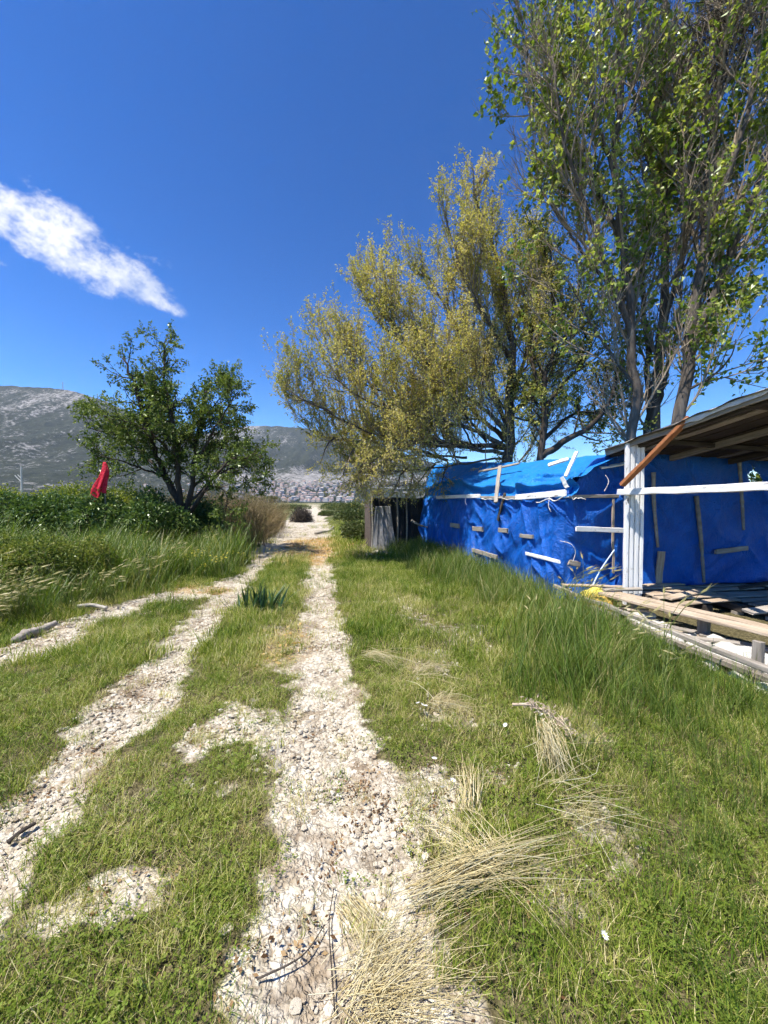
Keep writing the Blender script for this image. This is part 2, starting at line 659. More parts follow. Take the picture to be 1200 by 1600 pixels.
def ridged(x, y, oct, s):
    t = 0
    a = 1
    n = 0
    for i in range(oct):
        t = t + a * (1 - np.abs(2 * vnoise(x, y, s + i) - 1)) ** 2
        n += a
        a *= 0.52
        x, y = x * 2.05 + 3.1, y * 2.05 + 1.7
    return t / n


def interp(xs, pts):
    return np.interp(xs, [p[0] for p in pts], [p[1] for p in pts])


def near_h(X, Y):
    # ridge crest near Y = 3000
    crest = interp(X, [(-6000, 880), (-4200, 990), (-3000, 935), (-2700, 915), (-2480, 885), (-2200, 800), (-1900, 690), (-1500, 540), (-1150, 360), (-800, 190), (-300, 60), (100, 0)])
    yc = 3000 + 120 * np.sin(X / 700)
    t = np.clip((Y - 1000) / (yc - 1000), 0, 1)
    up = 0.10 * sstep(0, 0.35, t) + 0.90 * t ** 1.7
    dn = np.clip(1 - (Y - yc) / 1500, 0, 1)
    prof = np.where(Y < yc, up, dn)
    g = ridged(X / 430 + 0.2 * fbm(X / 300, Y / 300, 2, 9), Y / 1100, 5, 101)
    f = fbm(X / 120, Y / 120, 5, 131) - 0.5
    mid = np.clip(4 * t * (1 - t), 0, 1) * (Y < yc)
    z = crest * prof + 95 * (g - 0.55) * mid * sstep(0.1, 0.4, t) + 26 * f * sstep(0.08, 0.3, t)
    return z - 6 * (1 - sstep(0.0, 0.05, t))


def far_h(X, Y):
    crest = interp(X, [(-3600, 700), (-2700, 880), (-2350, 930), (-2050, 1000), (-1800, 1010), (-1500, 985), (-1000, 930), (-500, 830), (0, 700), (700, 520), (1500, 380), (2400, 250), (3600, 120), (5500, 0)])
    yc = 5000 + 160 * np.sin(X / 500)
    t = np.clip((Y - 1300) / (yc - 1300), 0, 1)
    up = 0.09 * sstep(0, 0.25, t) + 0.91 * t ** 1.8
    dn = np.clip(1 - (Y - yc) / 2000, 0, 1)
    prof = np.where(Y < yc, up, dn)
    g = ridged(X / 520 + 0.3 * fbm(X / 400, Y / 400, 2, 19) + 0.0002 * Y, Y / 1500, 5, 201)
    f = fbm(X / 170, Y / 170, 5, 231) - 0.5
    mid = np.clip(4 * t * (1 - t), 0, 1) * (Y < yc)
    z = crest * prof + 150 * (g - 0.5) * mid * sstep(0.1, 0.4, t) + 45 * f * sstep(0.08, 0.4, t)
    return z - 6 * (1 - sstep(0.0, 0.05, t))


def mountain_mat(name, rock_at, rad, amt, low):
    M = Mat(name)
    pos = M.n('ShaderNodeNewGeometry').outputs['Position']
    d = M.n('ShaderNodeVectorMath', {0: M.scale(pos, (1, 0.5, 1.3)), 1: (rock_at[0], rock_at[1] * 0.5, rock_at[2] * 1.3)}, operation='DISTANCE').outputs['Value']
    nearr = M.rng(d, rad * 0.25, rad, 1.0, 0.0)
    streak = M.noise(M.scale(pos, (1.0, 0.16, 0.22)), 0.011, 7, 0.66, 0.5)
    speck = M.noise(pos, 0.045, 6, 0.7)
    big = M.noise(pos, 0.0032, 4, 0.6)
    s = M.math('ADD', M.math('MULTIPLY', streak, 0.42), M.math('MULTIPLY', speck, 0.58))
    s = M.math('ADD', s, M.math('MULTIPLY', nearr, amt))
    s = M.math('ADD', s, M.math('MULTIPLY', M.math('SUBTRACT', big, 0.5), 0.28))
    sz = M.n('ShaderNodeSeparateXYZ', {0: pos}).outputs[2]
    # stony outwash belt above the town
    belt = M.math('MULTIPLY', M.rng(sz, low[0], low[1], 0, 1), M.rng(sz, low[1], low[2], 1, 0))
    s = M.math('ADD', s, M.math('MULTIPLY', belt, low[3]))
    f = M.rng(s, 0.555, 0.65)
    scrub = M.ramp(M.noise(pos, 0.03, 6, 0.7), [(0.3, (0.014, 0.019, 0.012)), (0.55, (0.030, 0.037, 0.022)), (0.75, (0.065, 0.068, 0.042))])
    rock = M.ramp(speck, [(0.3, (0.15, 0.14, 0.125)), (0.6, (0.31, 0.295, 0.275)), (0.8, (0.44, 0.425, 0.40))])
    M.pbr(M.mix(f, scrub, rock), 0.95, M.bump(M.math('ADD', speck, streak), 0.8, 22.0), 0.1)
    return M.m


mountain('mountain', np.linspace(-7000, 300, 420), np.concatenate([np.linspace(1000, 3200, 190), np.linspace(3260, 4600, 20)]), near_h,
         mountain_mat('scrub_and_limestone', (-2420, 2950, 840), 600, 0.085, (-10, 30, 60, 0.0)), 'dark scrubby mountain with a pale limestone summit on the left')
mountain('mountain', np.linspace(-4200, 6000, 520), np.concatenate([np.linspace(1300, 5300, 230), np.linspace(5400, 7100, 20)]), far_h,
         mountain_mat('scrub_and_limestone_far', (-1850, 4700, 880), 700, 0.13, (60, 150, 300, 0.13)), 'farther blue-grey mountain with white rock streaks above the town')


def hill_z(x, y):
    X = np.array([x], float)
    Y = np.array([y], float)
    return float(max(near_h(X, Y)[0] if 1000 < y < 4600 else -9, far_h(X, Y)[0] if y > 1300 else -9, 0.0))


# mast on the summit
mast_x = -2535.0
mast_y = 3000 + 120 * math.sin(mast_x / 700)
mz = hill_z(mast_x, mast_y)
mt = thing('radio_mast', 'thin lattice radio mast on the mountain summit', 'mast', (mast_x, mast_y, mz - 3))
steel = plain_mat('galvanised_steel', (0.25, 0.26, 0.28), (0.38, 0.39, 0.4), 2, 0.5)
mb = MB()
for sx, sy in ((-1, -1), (1, -1), (0, 1.2)):
    v_, f_ = tubes([[(sx * 3, sy * 3, 0), (sx * 1.2, sy * 1.2, 62)]], [[0.9, 0.6]], 5)
    mb.add(v_, f_)
for k in range(8):
    a0, a1 = k * 7.6, k * 7.6 + 7.6
    r0, r1 = 3 - 1.8 * a0 / 62, 3 - 1.8 * a1 / 62
    v_, f_ = tubes([[(-r0, -r0, a0), (r1, -r1, a1)], [(r0, -r0, a0), (0, 1.2 * r1, a1)], [(0, 1.2 * r0, a0), (-r1, -r1, a1)]], [[.35, .35]] * 3, 4)
    mb.add(v_, f_)
link('lattice', mb.mesh('mast_lattice', [steel]), mt)
mb = MB()
v_, f_ = tubes([[(-26, 0, 52), (-10, 0, 50), (0, 0, 46)]], [[.5, .5, .5]], 4)
mb.add(v_, f_)
link('antenna_arm', mb.mesh('mast_arm', [steel]), mt)

# ================================================================== the town at the foot of the far mountain
wallm = []
for i, c in enumerate([(0.62, 0.60, 0.56), (0.55, 0.47, 0.40), (0.60, 0.52, 0.50), (0.50, 0.48, 0.46)]):
    wallm.append(plain_mat('render_wall_%d' % i, c, tuple(k * 0.85 for k in c), 0.4, 0.9, 0.01))
roofm = [plain_mat('clay_roof', (0.33, 0.22, 0.185), (0.42, 0.30, 0.26), 1.0, 0.9, 0.02), plain_mat('pale_roof', (0.48, 0.44, 0.40), (0.38, 0.33, 0.30), 1.0, 0.9, 0.02)]
winm = plain_mat('dark_window', (0.04, 0.045, 0.05), (0.06, 0.065, 0.07), 1, 0.3, 0.0, 0.5)


def box_vf(x0, x1, y0, y1, z0, z1):
    V = [(x0, y0, z0), (x1, y0, z0), (x1, y1, z0), (x0, y1, z0), (x0, y0, z1), (x1, y0, z1), (x1, y1, z1), (x0, y1, z1)]
    F = [(0, 3, 2, 1), (4, 5, 6, 7), (0, 1, 5, 4), (1, 2, 6, 5), (2, 3, 7, 6), (3, 0, 4, 7)]
    return V, F


house_sets = []
for kind in range(6):
    w, dp, hh = [(11, 9, 6.5), (14, 10, 9.5), (9, 9, 5), (18, 11, 13), (12, 10, 7), (16, 9, 10)][kind]
    mb = MB()
    mb.add(*box_vf(-w / 2, w / 2, -dp / 2, dp / 2, -6, hh))
    wall_me = mb.mesh('town_wall', [wallm[kind % 4]])
    e = 0.7
    rh = 2.6
    V = [(-w / 2 - e, -dp / 2 - e, hh), (w / 2 + e, -dp / 2 - e, hh), (w / 2 + e, dp / 2 + e, hh), (-w / 2 - e, dp / 2 + e, hh), (-w / 2 + 3, 0, hh + rh), (w / 2 - 3, 0, hh + rh)]
    mb = MB()
    mb.add(V, [(0, 1, 5, 4), (2, 3, 4, 5), (3, 2, 1, 0)])
    mb.add(V, [(1, 2, 5), (3, 0, 4)])
    roof_me = mb.mesh('town_roof', [roofm[0 if kind != 3 else 1]])
    mb = MB()
    nx = int(w // 3.5)
    for a in range(nx):
        for b in range(max(1, int(hh // 3.2))):
            xx = -w / 2 + (a + 0.5) * w / nx
            mb.add(*box_vf(xx - .65, xx + .65, -dp / 2 - .08, -dp / 2 + .1, 1.0 + 3.1 * b, 2.5 + 3.1 * b))
    win_me = mb.mesh('town_windows', [winm])
    house_sets.append((wall_me, roof_me, win_me))
hr = random.Random(5)
nh = 0
spots = []
tries = 0
while nh < 250 and tries < 8000:
    tries += 1
    Yh = hr.uniform(1380, 2000)
    u_ = hr.uniform(-0.62, -0.08)
    if hr.random() > (0.25 if u_ < -0.34 else 1.0) * (0.5 + 0.5 * (u_ > -0.3)):
        continue
    Xh = u_ * Yh
    if any(abs(Xh - a) < 17 and abs(Yh - b) < 15 for a, b in spots):
        continue
    zz = hill_z(Xh, Yh)
    if zz > 0.055 * Yh:
        continue
    spots.append((Xh, Yh))
    k = hr.randrange(6)
    t = thing('town_house', 'tiny pale house among the far town at the foot of the mountain', 'house', (Xh, Yh, zz), 'houses of the far town')
    t.rotation_euler = (0, 0, hr.uniform(-0.5, 0.5))
    for nm, me in zip(('wall', 'roof', 'windows'), house_sets[k]):
        ob = link(nm, me, t)
        if nm == 'windows':
            ob['kind'] = 'stuff'
    nh += 1

# power pole beyond the beds
pp = P(34, 769, 95)
pole = thing('utility_pole', 'concrete utility pole with two slanted arms far beyond the hedge', 'pole', (pp.x, pp.y, 0))
conc = plain_mat('pale_concrete', (0.42, 0.41, 0.39), (0.52, 0.51, 0.48), 3, 0.9, 0.01)
mb = MB()
mb.add(*tubes([[(0, 0, -.3), (0, 0, 10.4)]], [[.24, .15]], 8))
link('shaft', mb.mesh('pole_shaft', [conc]), pole)
for (a, b) in (((0, 0, 6.6), (-1.6, 0, 8.2)), ((-.2, 0, 7.6), (-.9, 0, 8.4))):
    mb = MB()
    mb.add(*tubes([[a, b]], [[.10, .09]], 6))
    link('arm', mb.mesh('pole_arm', [conc]), pole)

# ================================================================== boards
def board(name, parent, a, b, w, t, face, mat, warp=0.006, seed=0, segs=6, label=None, taper=1.0, chip=0.006):
    """a sawn board from a to b; `face` is the way its broad side looks. Its own object, x along the grain."""
    a = Vector(a)
    b = Vector(b)
    L = (b - a).length
    ex = (b - a).normalized()
    ez = Vector(face)
    ez = (ez - ez.dot(ex) * ex).normalized()
    ey = ez.cross(ex)
    rr = np.random.default_rng(seed + 1000)
    xs = np.linspace(-L / 2, L / 2, segs + 1)
    bend = warp * np.sin(np.linspace(0, math.pi, segs + 1)) * rr.uniform(-1, 1) + rr.normal(0, warp * 0.15, segs + 1)
    sway = rr.normal(0, warp * 0.3, segs + 1)
    V = []
    bv = min(0.22 * t, 0.006)
    prof = [(-.5, -.5, bv), (.5, -.5, bv), (.5, .5, bv), (-.5, .5, bv)]
    ring = []
    for (py, pz, q) in prof:
        sy = 1 if py > 0 else -1
        sz = 1 if pz > 0 else -1
        c1 = (py * w - sy * q, pz * t)
        c2 = (py * w, pz * t - sz * q)
        ring += [c1, c2] if sy * sz < 0 else [c2, c1]
    # order around
    ring = sorted(ring, key=lambda c: math.atan2(c[1] / t, c[0] / w))
    k = len(ring)
    for i, x in enumerate(xs):
        ws = 1 + (taper - 1) * i / segs
        for (y, z) in ring:
            jy = rr.normal(0, chip * 0.25)
            xo = rr.normal(0, chip) if i in (0, segs) else 0
            V.append((x + xo, y * ws + sway[i] + jy, z + bend[i] + rr.normal(0, chip * 0.1)))
    V = np.array(V)
    i = np.arange((segs + 1) * k).reshape(segs + 1, k)
    F4 = np.stack([i[:-1], np.roll(i[:-1], -1, 1), np.roll(i[1:], -1, 1), i[1:]], -1).reshape(-1, 4)
    caps = np.stack([i[0][::-1], i[-1]])
    me = mesh_np(name, V, [F4, caps], False, None, [mat])
    o = bpy.data.objects.new(name, me)
    COL.objects.link(o)
    mw = Matrix((ex, ey, ez)).transposed().to_4x4()
    mw.translation = (a + b) / 2
    if parent is not None:
        pt = Matrix.Translation(parent.location)
        o.parent = parent
        o.matrix_local = pt.inverted() @ mw
    else:
        o.matrix_world = mw
    if label:
        o['label'] = label
    return o


def pole_obj(name, parent, pts, r0, r1, mat, sides=8, n=14, knob=0.0, seed=0, label=None):
    rr = np.random.default_rng(seed + 77)
    pth = smooth_path(pts, n)
    rad = np.linspace(r0, r1, n) * (1 + rr.normal(0, knob, n))
    org = np.array(parent.location) if parent is not None else pth[0].copy()
    V, F = tubes([pth - org], [rad], sides)
    caps = np.array([np.arange(sides)[::-1], np.arange(sides) + (n - 1) * sides])
    me = mesh_np(name, V, [F, caps], True, None, [mat])
    o = link(name, me, parent)
    if parent is None:
        o.location = org
    if label:
        o['label'] = label
    return o


GREY_WOOD = wood_mat('weathered_grey_wood', [(0.25, (0.09, 0.075, 0.06)), (0.45, (0.22, 0.19, 0.155)), (0.6, (0.34, 0.30, 0.25)), (0.78, (0.46, 0.42, 0.36))])
TAN_WOOD = wood_mat('weathered_tan_wood', [(0.25, (0.16, 0.11, 0.07)), (0.45, (0.34, 0.26, 0.18)), (0.62, (0.48, 0.39, 0.29)), (0.8, (0.58, 0.50, 0.40))])
DARK_WOOD = wood_mat('dark_brown_wood', [(0.25, (0.022, 0.017, 0.014)), (0.5, (0.055, 0.044, 0.035)), (0.75, (0.12, 0.098, 0.078))])  # darkest of the wood tones, for most porch roof planks, frame and sticks
WHITE_WOOD = wood_mat('white_painted_wood', [(0.2, (0.55, 0.53, 0.49)), (0.5, (0.74, 0.73, 0.70)), (0.8, (0.82, 0.81, 0.79))], (2.5, 30, 30), 0.7, (0.60, (0.26, 0.21, 0.155)))
RUST = plain_mat('rusty_iron', (0.22, 0.075, 0.028), (0.36, 0.15, 0.06), 18, 0.85, 0.003)
BARK_STICK = wood_mat('bare_grey_pole', [(0.25, (0.12, 0.10, 0.08)), (0.5, (0.25, 0.22, 0.18)), (0.75, (0.40, 0.36, 0.30))], (2, 14, 14))


def tarp_mat(name, lo, hi, rough=0.36, trans=0.18):
    M = Mat(name)
    tc = M.n('ShaderNodeTexCoord').outputs['Object']
    n = M.noise(tc, 3.2, 6, 0.65)
    dust = M.noise(M.scale(tc, (7, 7, 2.2)), 1.0, 6, 0.72)
    c = M.mix(M.rng(n, 0.3, 0.7), lo, hi)
    c = M.mix(M.math('MULTIPLY', M.rng(dust, 0.56, 0.78), 0.07), c, (0.28, 0.30, 0.34, 1))
    wv = M.n('ShaderNodeTexWave', {'Vector': tc, 'Scale': 95.0, 'Distortion': 1.2}, wave_type='BANDS', bands_direction='Z')
    wr = M.noise(M.scale(tc, (9, 9, 6)), 1.0, 6, 0.62, 1.3)
    wr2 = M.noise(M.scale(tc, (26, 26, 20)), 1.0, 4, 0.6, 0.8)
    cn = M.noise(M.scale(tc, (3.2, 3.2, 2.4)), 1.0, 3, 0.6, 1.8)
    crz = M.math('POWER', M.rng(M.math('ABSOLUTE', M.math('SUBTRACT', cn, 0.5)), 0.0, 0.07, 1.0, 0.0), 2.0)
    cn2 = M.noise(M.scale(tc, (7.5, 7.5, 5.0)), 1.0, 2, 0.6, 2.2)
    crz2 = M.math('POWER', M.rng(M.math('ABSOLUTE', M.math('SUBTRACT', cn2, 0.5)), 0.0, 0.06, 1.0, 0.0), 2.0)
    hgt = M.math('ADD', M.math('ADD', M.math('MULTIPLY', wr, 1.0), M.math('MULTIPLY', wr2, 0.3)), M.math('MULTIPLY', wv.outputs['Fac'], 0.02))
    hgt = M.math('ADD', hgt, M.math('ADD', M.math('MULTIPLY', crz, 0.28), M.math('MULTIPLY', crz2, 0.12)))
    c = M.mix(M.math('MULTIPLY', M.math('MAXIMUM', crz, crz2), 0.03), c, (0.35, 0.42, 0.55, 1))
    nrm = M.bump(hgt, 0.7, 0.04)
    p = M.n('ShaderNodeBsdfPrincipled', {'Base Color': c, 'Roughness': M.rng(dust, 0.3, 0.7, rough - .04, rough + .22), 'Specular IOR Level': 0.32, 'Normal': nrm})
    t = M.n('ShaderNodeBsdfTranslucent', {'Color': M.mix(1.0, c, (1.2, 1.4, 1.25, 1), 'MULTIPLY'), 'Normal': nrm})
    m = M.n('ShaderNodeMixShader', {0: trans})
    M.t.links.new(p.outputs[0], m.inputs[1])
    M.t.links.new(t.outputs[0], m.inputs[2])
    M.t.links.new(m.outputs[0], M.out.inputs['Surface'])
    return M.m


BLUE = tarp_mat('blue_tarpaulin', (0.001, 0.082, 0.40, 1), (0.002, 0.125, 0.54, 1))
BLUE_SUNLIT = tarp_mat('sunlit_blue_tarpaulin', (0.006, 0.19, 0.58, 1), (0.012, 0.25, 0.66, 1), 0.4)  # lighter copy of the blue: sunlight on the roof put into the colour
BLACK_SHEET = tarp_mat('black_sheeting', (0.012, 0.012, 0.013, 1), (0.045, 0.043, 0.042, 1), 0.5, 0.02)
ROPE = plain_mat('frayed_white_rope', (0.62, 0.58, 0.50), (0.75, 0.72, 0.66), 30, 0.95)

# ---- plan of the shed: near corner, along the lane, across
C0 = Vector((2.76, 5.85, 0))
SD = Vector((-1.43, 7.35, 0)).normalized()       # along the lane, away
ED = Vector((SD.y, -SD.x, 0))                    # to the right, along the end wall
SL = 7.5
NS = -ED                                         # side wall looks at the lane
NE = -SD                                         # end wall looks at the camera


def sheet(name, parent, pfun, nu, nv, mat, thick=0.004, hole=None):
    """cloth from pfun(U,V arrays)->(...,3); given a little real thickness"""
    U, Vv = np.meshgrid(np.linspace(0, 1, nu), np.linspace(0, 1, nv))
    pts = pfun(U, Vv) - np.array(parent.location)
    i = np.arange(nu * nv).reshape(nv, nu)
    F = np.stack([i[:-1, :-1], i[:-1, 1:], i[1:, 1:], i[1:, :-1]], -1).reshape(-1, 4)
    if hole is not None:
        cu = (U[:-1, :-1]).ravel()
        cv = (Vv[:-1, :-1]).ravel()
        F = F[~hole(cu, cv)]
    o = link(name, mesh_np(name, pts.reshape(-1, 3), [F], True, None, [mat]), parent)
    m = o.modifiers.new('thickness', 'SOLIDIFY')
    m.thickness = thick
    m.offset = 0
    return o


def pull(s, z, pts, width=0.05):
    """tension creases that fan out from fixing points: (s0,z0,ang,len,amp)"""
    d = 0
    for (s0, z0, a, L, amp) in pts:
        ca, sa = math.cos(a), math.sin(a)
        x = (s - s0) * ca + (z - z0) * sa
        y = -(s - s0) * sa + (z - z0) * ca
        w = width * (0.5 + 1.5 * np.clip(x / L, 0, 1))
        d = d + amp * np.exp(-(y / w) ** 2) * sstep(-0.05, 0.1, x) * sstep(L, L * 0.5, x)
    return d


shed = thing('tarpaulin_shed', 'low shed wrapped in bright blue tarpaulin with boards nailed on, beside the track', 'shed', (C0.x, C0.y, 0))
rr = np.random.default_rng(31)
creases = []
for k in range(30):
    s0 = rr.uniform(0.1, 7.2)
    creases.append((s0, rr.choice([1.62, 1.1, 0.6, 1.62]), rr.uniform(-2.6, -0.5), rr.uniform(0.5, 1.5), rr.uniform(-0.05, 0.055)))


def side_p(U, Vv):
    s = U * SL - 0.004
    z = Vv * 1.68
    ground_z = 0.0
    out = 0.10 * (1 - Vv) ** 2 + 0.05 * np.sin(Vv * math.pi)
    out = out + 0.10 * (fbm(s * 0.9, z * 1.3 + 3, 3, 301) - 0.5)
    diag = fbm((s * 0.9 + z) * 2.2, (z - s * 0.35) * 0.8, 3, 311)
    out = out + 0.16 * (diag - 0.5)
    rid = 1 - np.abs(2 * vnoise((s - z * 0.6) * 3.1, (z + s * 0.4) * 1.1, 317) - 1)
    out = out + 0.075 * rid ** 3
    vert = fbm(s * 7.0, z * 0.5, 2, 331) - 0.5
    out = out + vert * (0.05 + 0.10 * sstep(5.3, 7.0, s)) * (1 - 0.5 * Vv)
    out = out + pull(s, z, creases)
    # hem curls out at the foot
    out = out + 0.05 * sstep(0.25, 0.0, z) * (fbm(s * 3, 0 * z, 2, 341))
    # the corner bulges
    out = out * (1 - 0.6 * sstep(0.98, 1.0, Vv)) * sstep(-0.02, 0.16, s)
    base = np.array(C0)[None, None] + s[..., None] * np.array(SD) + out[..., None] * np.array(NS)
    base[..., 2] = z - 0.04 * (1 - Vv)
    return base


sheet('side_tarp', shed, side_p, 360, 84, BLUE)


def roof_p(U, Vv):
    s = -0.12 + U * (SL + 0.15)
    # profile: eave, steep hanging part, knee, shallow top
    kv = [0, .14, .42, .6, .8, 1.0]
    inn = np.interp(Vv, kv, [-.05, .06, .22, .42, 1.1, 2.3])
    far_ = sstep(1.5, SL, s)
    inn = inn * (1 - .62 * far_ * sstep(0.0, .5, Vv))
    zz = np.interp(Vv, kv, [1.64, 1.72, 1.98, 2.16, 2.44, 2.42])
    zz = zz - 0.06 * sstep(3, 0, s) * Vv + .46 * far_ * Vv + .10 * (fbm(s * .8, 0 * s, 2, 345) - .5) * sstep(.5, .8, Vv)
    # swags: slack cloth sagging between the fixings
    sag = np.sin(math.pi * np.clip((Vv - .14) / .46, 0, 1))
    fold = 0.5 + 0.5 * np.sin(Vv * 22 + 2.0 * np.sin(s * 0.9) + 1.2 * (fbm(s * 1.3, Vv * 2, 2, 351) - .5) * 4)
    out = 0.20 * sag * (fold ** 1.7) - 0.04
    out = out + 0.10 * (fbm(s * 1.7, Vv * 3, 3, 361) - .5) * sag + 0.05 * (fbm(s * 5, Vv * 6, 3, 371) - .5)
    # one deep diagonal fold near the corner
    dg = (s - 0.75) - (0.6 - Vv) * 2.0
    out = out + 0.12 * np.exp(-(dg / 0.16) ** 2) * sag - 0.09 * np.exp(-((dg - .3) / 0.2) ** 2) * sag
    nz = 0.06 * (fbm(s * 1.5, Vv * 4, 3, 381) - .5) * sstep(.5, .7, Vv)
    base = np.array(C0)[None, None] + s[..., None] * np.array(SD) + (inn - out * 0.8)[..., None] * np.array(ED)
    base[..., 2] = zz + nz + out * 0.35 - 0.05 * sag * fold
    # near end stays in the end-wall plane
    return base


sheet('roof_tarp', shed, roof_p, 330, 90, BLUE_SUNLIT)
EL = 4.6
creases_e = []
for k in range(26):
    creases_e.append((rr.choice([0.05, 0.9, 1.5, 2.2, 3.4]), rr.choice([1.66, 2.3, 1.0]), rr.uniform(-2.5, -0.4), rr.uniform(0.5, 1.4), rr.uniform(-0.045, 0.05)))


def end_p(U, Vv):
    e = U * EL
    top = 2.42 - 0.5 * sstep(0.55, 0.0, e) - 0.2 * sstep(1.3, 0.4, e)
    bot = -0.04 + 0.22 * sstep(0.35, 1.0, e)
    z = bot + Vv * (top - bot)
    out = 0.13 * (fbm(e * 0.9, z * 1.1 + 7, 3, 401) - .5) + 0.10 * (fbm((e * 0.8 - z) * 2.3, (z + e * .4) * 0.8, 3, 411) - .5)
    rid = 1 - np.abs(2 * vnoise((e * 0.9 + z * 0.7) * 2.6, (z - e * 0.4) * 1.2, 417) - 1)
    out = out + 0.055 * rid ** 3 + pull(e, z, creases_e)
    out = out + 0.12 * sstep(0.5, 0.0, z) * sstep(1.6, 0.2, e)
    # wraps round to meet the side sheet
    wrap = sstep(0.10, 0.0, e)
    out = out * (1 - wrap)
    base = np.array(C0)[None, None] + (e - 0.004)[..., None] * np.array(ED) + out[..., None] * np.array(NE)
    base[..., 2] = z
    return base


def torn(u, v):
    e = u * EL
    z = .25 + v * 2.17
    return (np.hypot((e - 3.62) / 0.15, (z - 2.0) / 0.16) + 0.5 * (fbm(e * 9, z * 9, 2, 421) - .5)) < 1.0


sheet('end_tarp', shed, end_p, 240, 100, BLUE, hole=torn)


def side_at(s, z, out=0.0):
    return C0 + SD * s + NS * out + Vector((0, 0, z))


def end_at(e, z, out=0.0):
    return C0 + ED * e + NE * out + Vector((0, 0, z))


# timber frame inside, seen through the tear and under the porch
for s in (0.0, 2.5, 5.0, 7.4):
    pole_obj('frame_post', shed, [side_at(s + .08, -.1, -.16), side_at(s + .08, 1.66, -.16)], .05, .045, DARK_WOOD, seed=int(s * 10))
for s in (0.1, 3.7, 7.3):
    pole_obj('rafter', shed, [side_at(s, 1.62, -.1), side_at(s, 2.12, -.75), side_at(s, 2.33, -2.3), side_at(s, 2.3, -4.4)], .04, .04, DARK_WOOD, seed=int(s * 7))
# back wall, so that the room is closed
def back_p(U, Vv):
    s = U * SL
    z = Vv * 2.36
    base = np.array(C0)[None, None] + s[..., None] * np.array(SD) + (EL - .05 + .08 * (fbm(s * 2, z * 2, 3, 431) - .5))[..., None] * np.array(ED)
    base[..., 2] = z
    return base


def back_gap(u, v):
    return (u < 0.5) & (v > 0.5)


sheet('back_tarp', shed, back_p, 60, 24, BLUE, hole=back_gap)


def rear_top_p(U, Vv):
    s = U * SL
    e = 2.2 + Vv * (EL - 2.2)
    base = np.array(C0)[None, None] + s[..., None] * np.array(SD) + e[..., None] * np.array(ED)
    base[..., 2] = 2.44 - .06 * Vv + .05 * (fbm(s * 2, e * 2, 3, 441) - .5)
    return base


sheet('rear_roof_tarp', shed, rear_top_p, 60, 24, BLUE_SUNLIT)


def hit(px, py, which='side', out=0.07):
    """point on the side or end wall plane under a photo reading, lifted `out` off it"""
    o = Vector((0, 0, EYE))
    d = P(px, py, 1.0) - o
    n = NS if which == 'side' else NE
    q = C0 + n * out
    t = (q - o).dot(n) / d.dot(n)
    return o + d * t


# battens along the eave
UP = Vector((0, 0, 1))
sd = [100]


def cloth_out(p, which):
    """how far the sheet stands off its wall plane next to p"""
    rel = p - C0
    if which == 'side':
        u_ = np.clip(rel.dot(SD) / SL, 0, 1)
        q = side_p(np.array([[u_]]), np.array([[np.clip(p.z / 1.68, 0, 1)]]))[0, 0]
        return (Vector(q) - C0).dot(NS)
    u_ = np.clip(rel.dot(ED) / EL, 0, 1)
    q = end_p(np.full((1, 40), u_), np.linspace(0, 1, 40)[None])[0]
    return (Vector(q[np.abs(q[:, 2] - p.z).argmin()]) - C0).dot(NE)


def wall_board(a, b, w, t, mat, which='side', out=0.09, label=None, name='board'):
    sd[0] += 1
    n = NS if which == 'side' else NE
    if name == 'board':
        ps_ = [hit(a[0] + (b[0] - a[0]) * q, a[1] + (b[1] - a[1]) * q, which, .05) for q in (0, .25, .5, .75, 1)]
        out = max(cloth_out(p_, which) for p_ in ps_) + t * .5 - .004
    return board(name, shed, hit(*a, which, out), hit(*b, which, out), w, t, n, mat, 0.008, sd[0], 5, label)


wall_board((682, 777), (750, 775), .085, .03, WHITE_WOOD, out=.09, name='eave_batten', label='white painted batten along the eave')
wall_board((750, 777), (810, 777), .05, .03, GREY_WOOD, out=.07, name='eave_batten')
wall_board((806, 777), (884, 770), .10, .03, WHITE_WOOD, out=.09, name='eave_batten', label='white painted batten along the eave')
wall_board((890, 776), (975, 775), .05, .025, GREY_WOOD, 'end', .06, name='eave_batten')
# short offcuts nailed through the sheet
for k, (x0, y0, x1, y1, w) in enumerate([(704, 820, 719, 822, .11), (739, 826, 754, 827, .10), (779, 828, 793, 829, .085), (813, 837, 833, 839, .065)]):
    wall_board((x0, y0), (x1, y1), w, .035, GREY_WOOD, out=.13)
wall_board((738, 859), (777, 871), .085, .04, GREY_WOOD, out=.16, label='grey board hanging from the sagging sheet')
wall_board((822, 865), (874, 878), .055, .03, WHITE_WOOD, out=.14, label='white board nailed low on the sheet')
wall_board((789, 771), (778, 813), .075, .03, DARK_WOOD, out=.15, label='dark slanted board under the eave')
wall_board((692, 852), (702, 860), .05, .03, WHITE_WOOD, out=.16)
wall_board((889, 878), (906, 882), .08, .04, GREY_WOOD, 'end', .10)
wall_board((900, 826), (973, 829), .075, .03, WHITE_WOOD, 'end', .12, label='long white board across the end sheet')
wall_board((958, 780), (958, 895), .04, .02, TAN_WOOD, 'end', .06, label='thin upright lath behind the white post')
# boards holding the roof sheet down
def roof_board(a, b, da, db, w, mat, label=None):
    sd[0] += 1
    A = P(*a, da)
    B = P(*b, db)
    return board('roof_board', shed, A, B, w, .03, Vector((-.6, -.35, .72)), mat, 0.008, sd[0], 5, label)


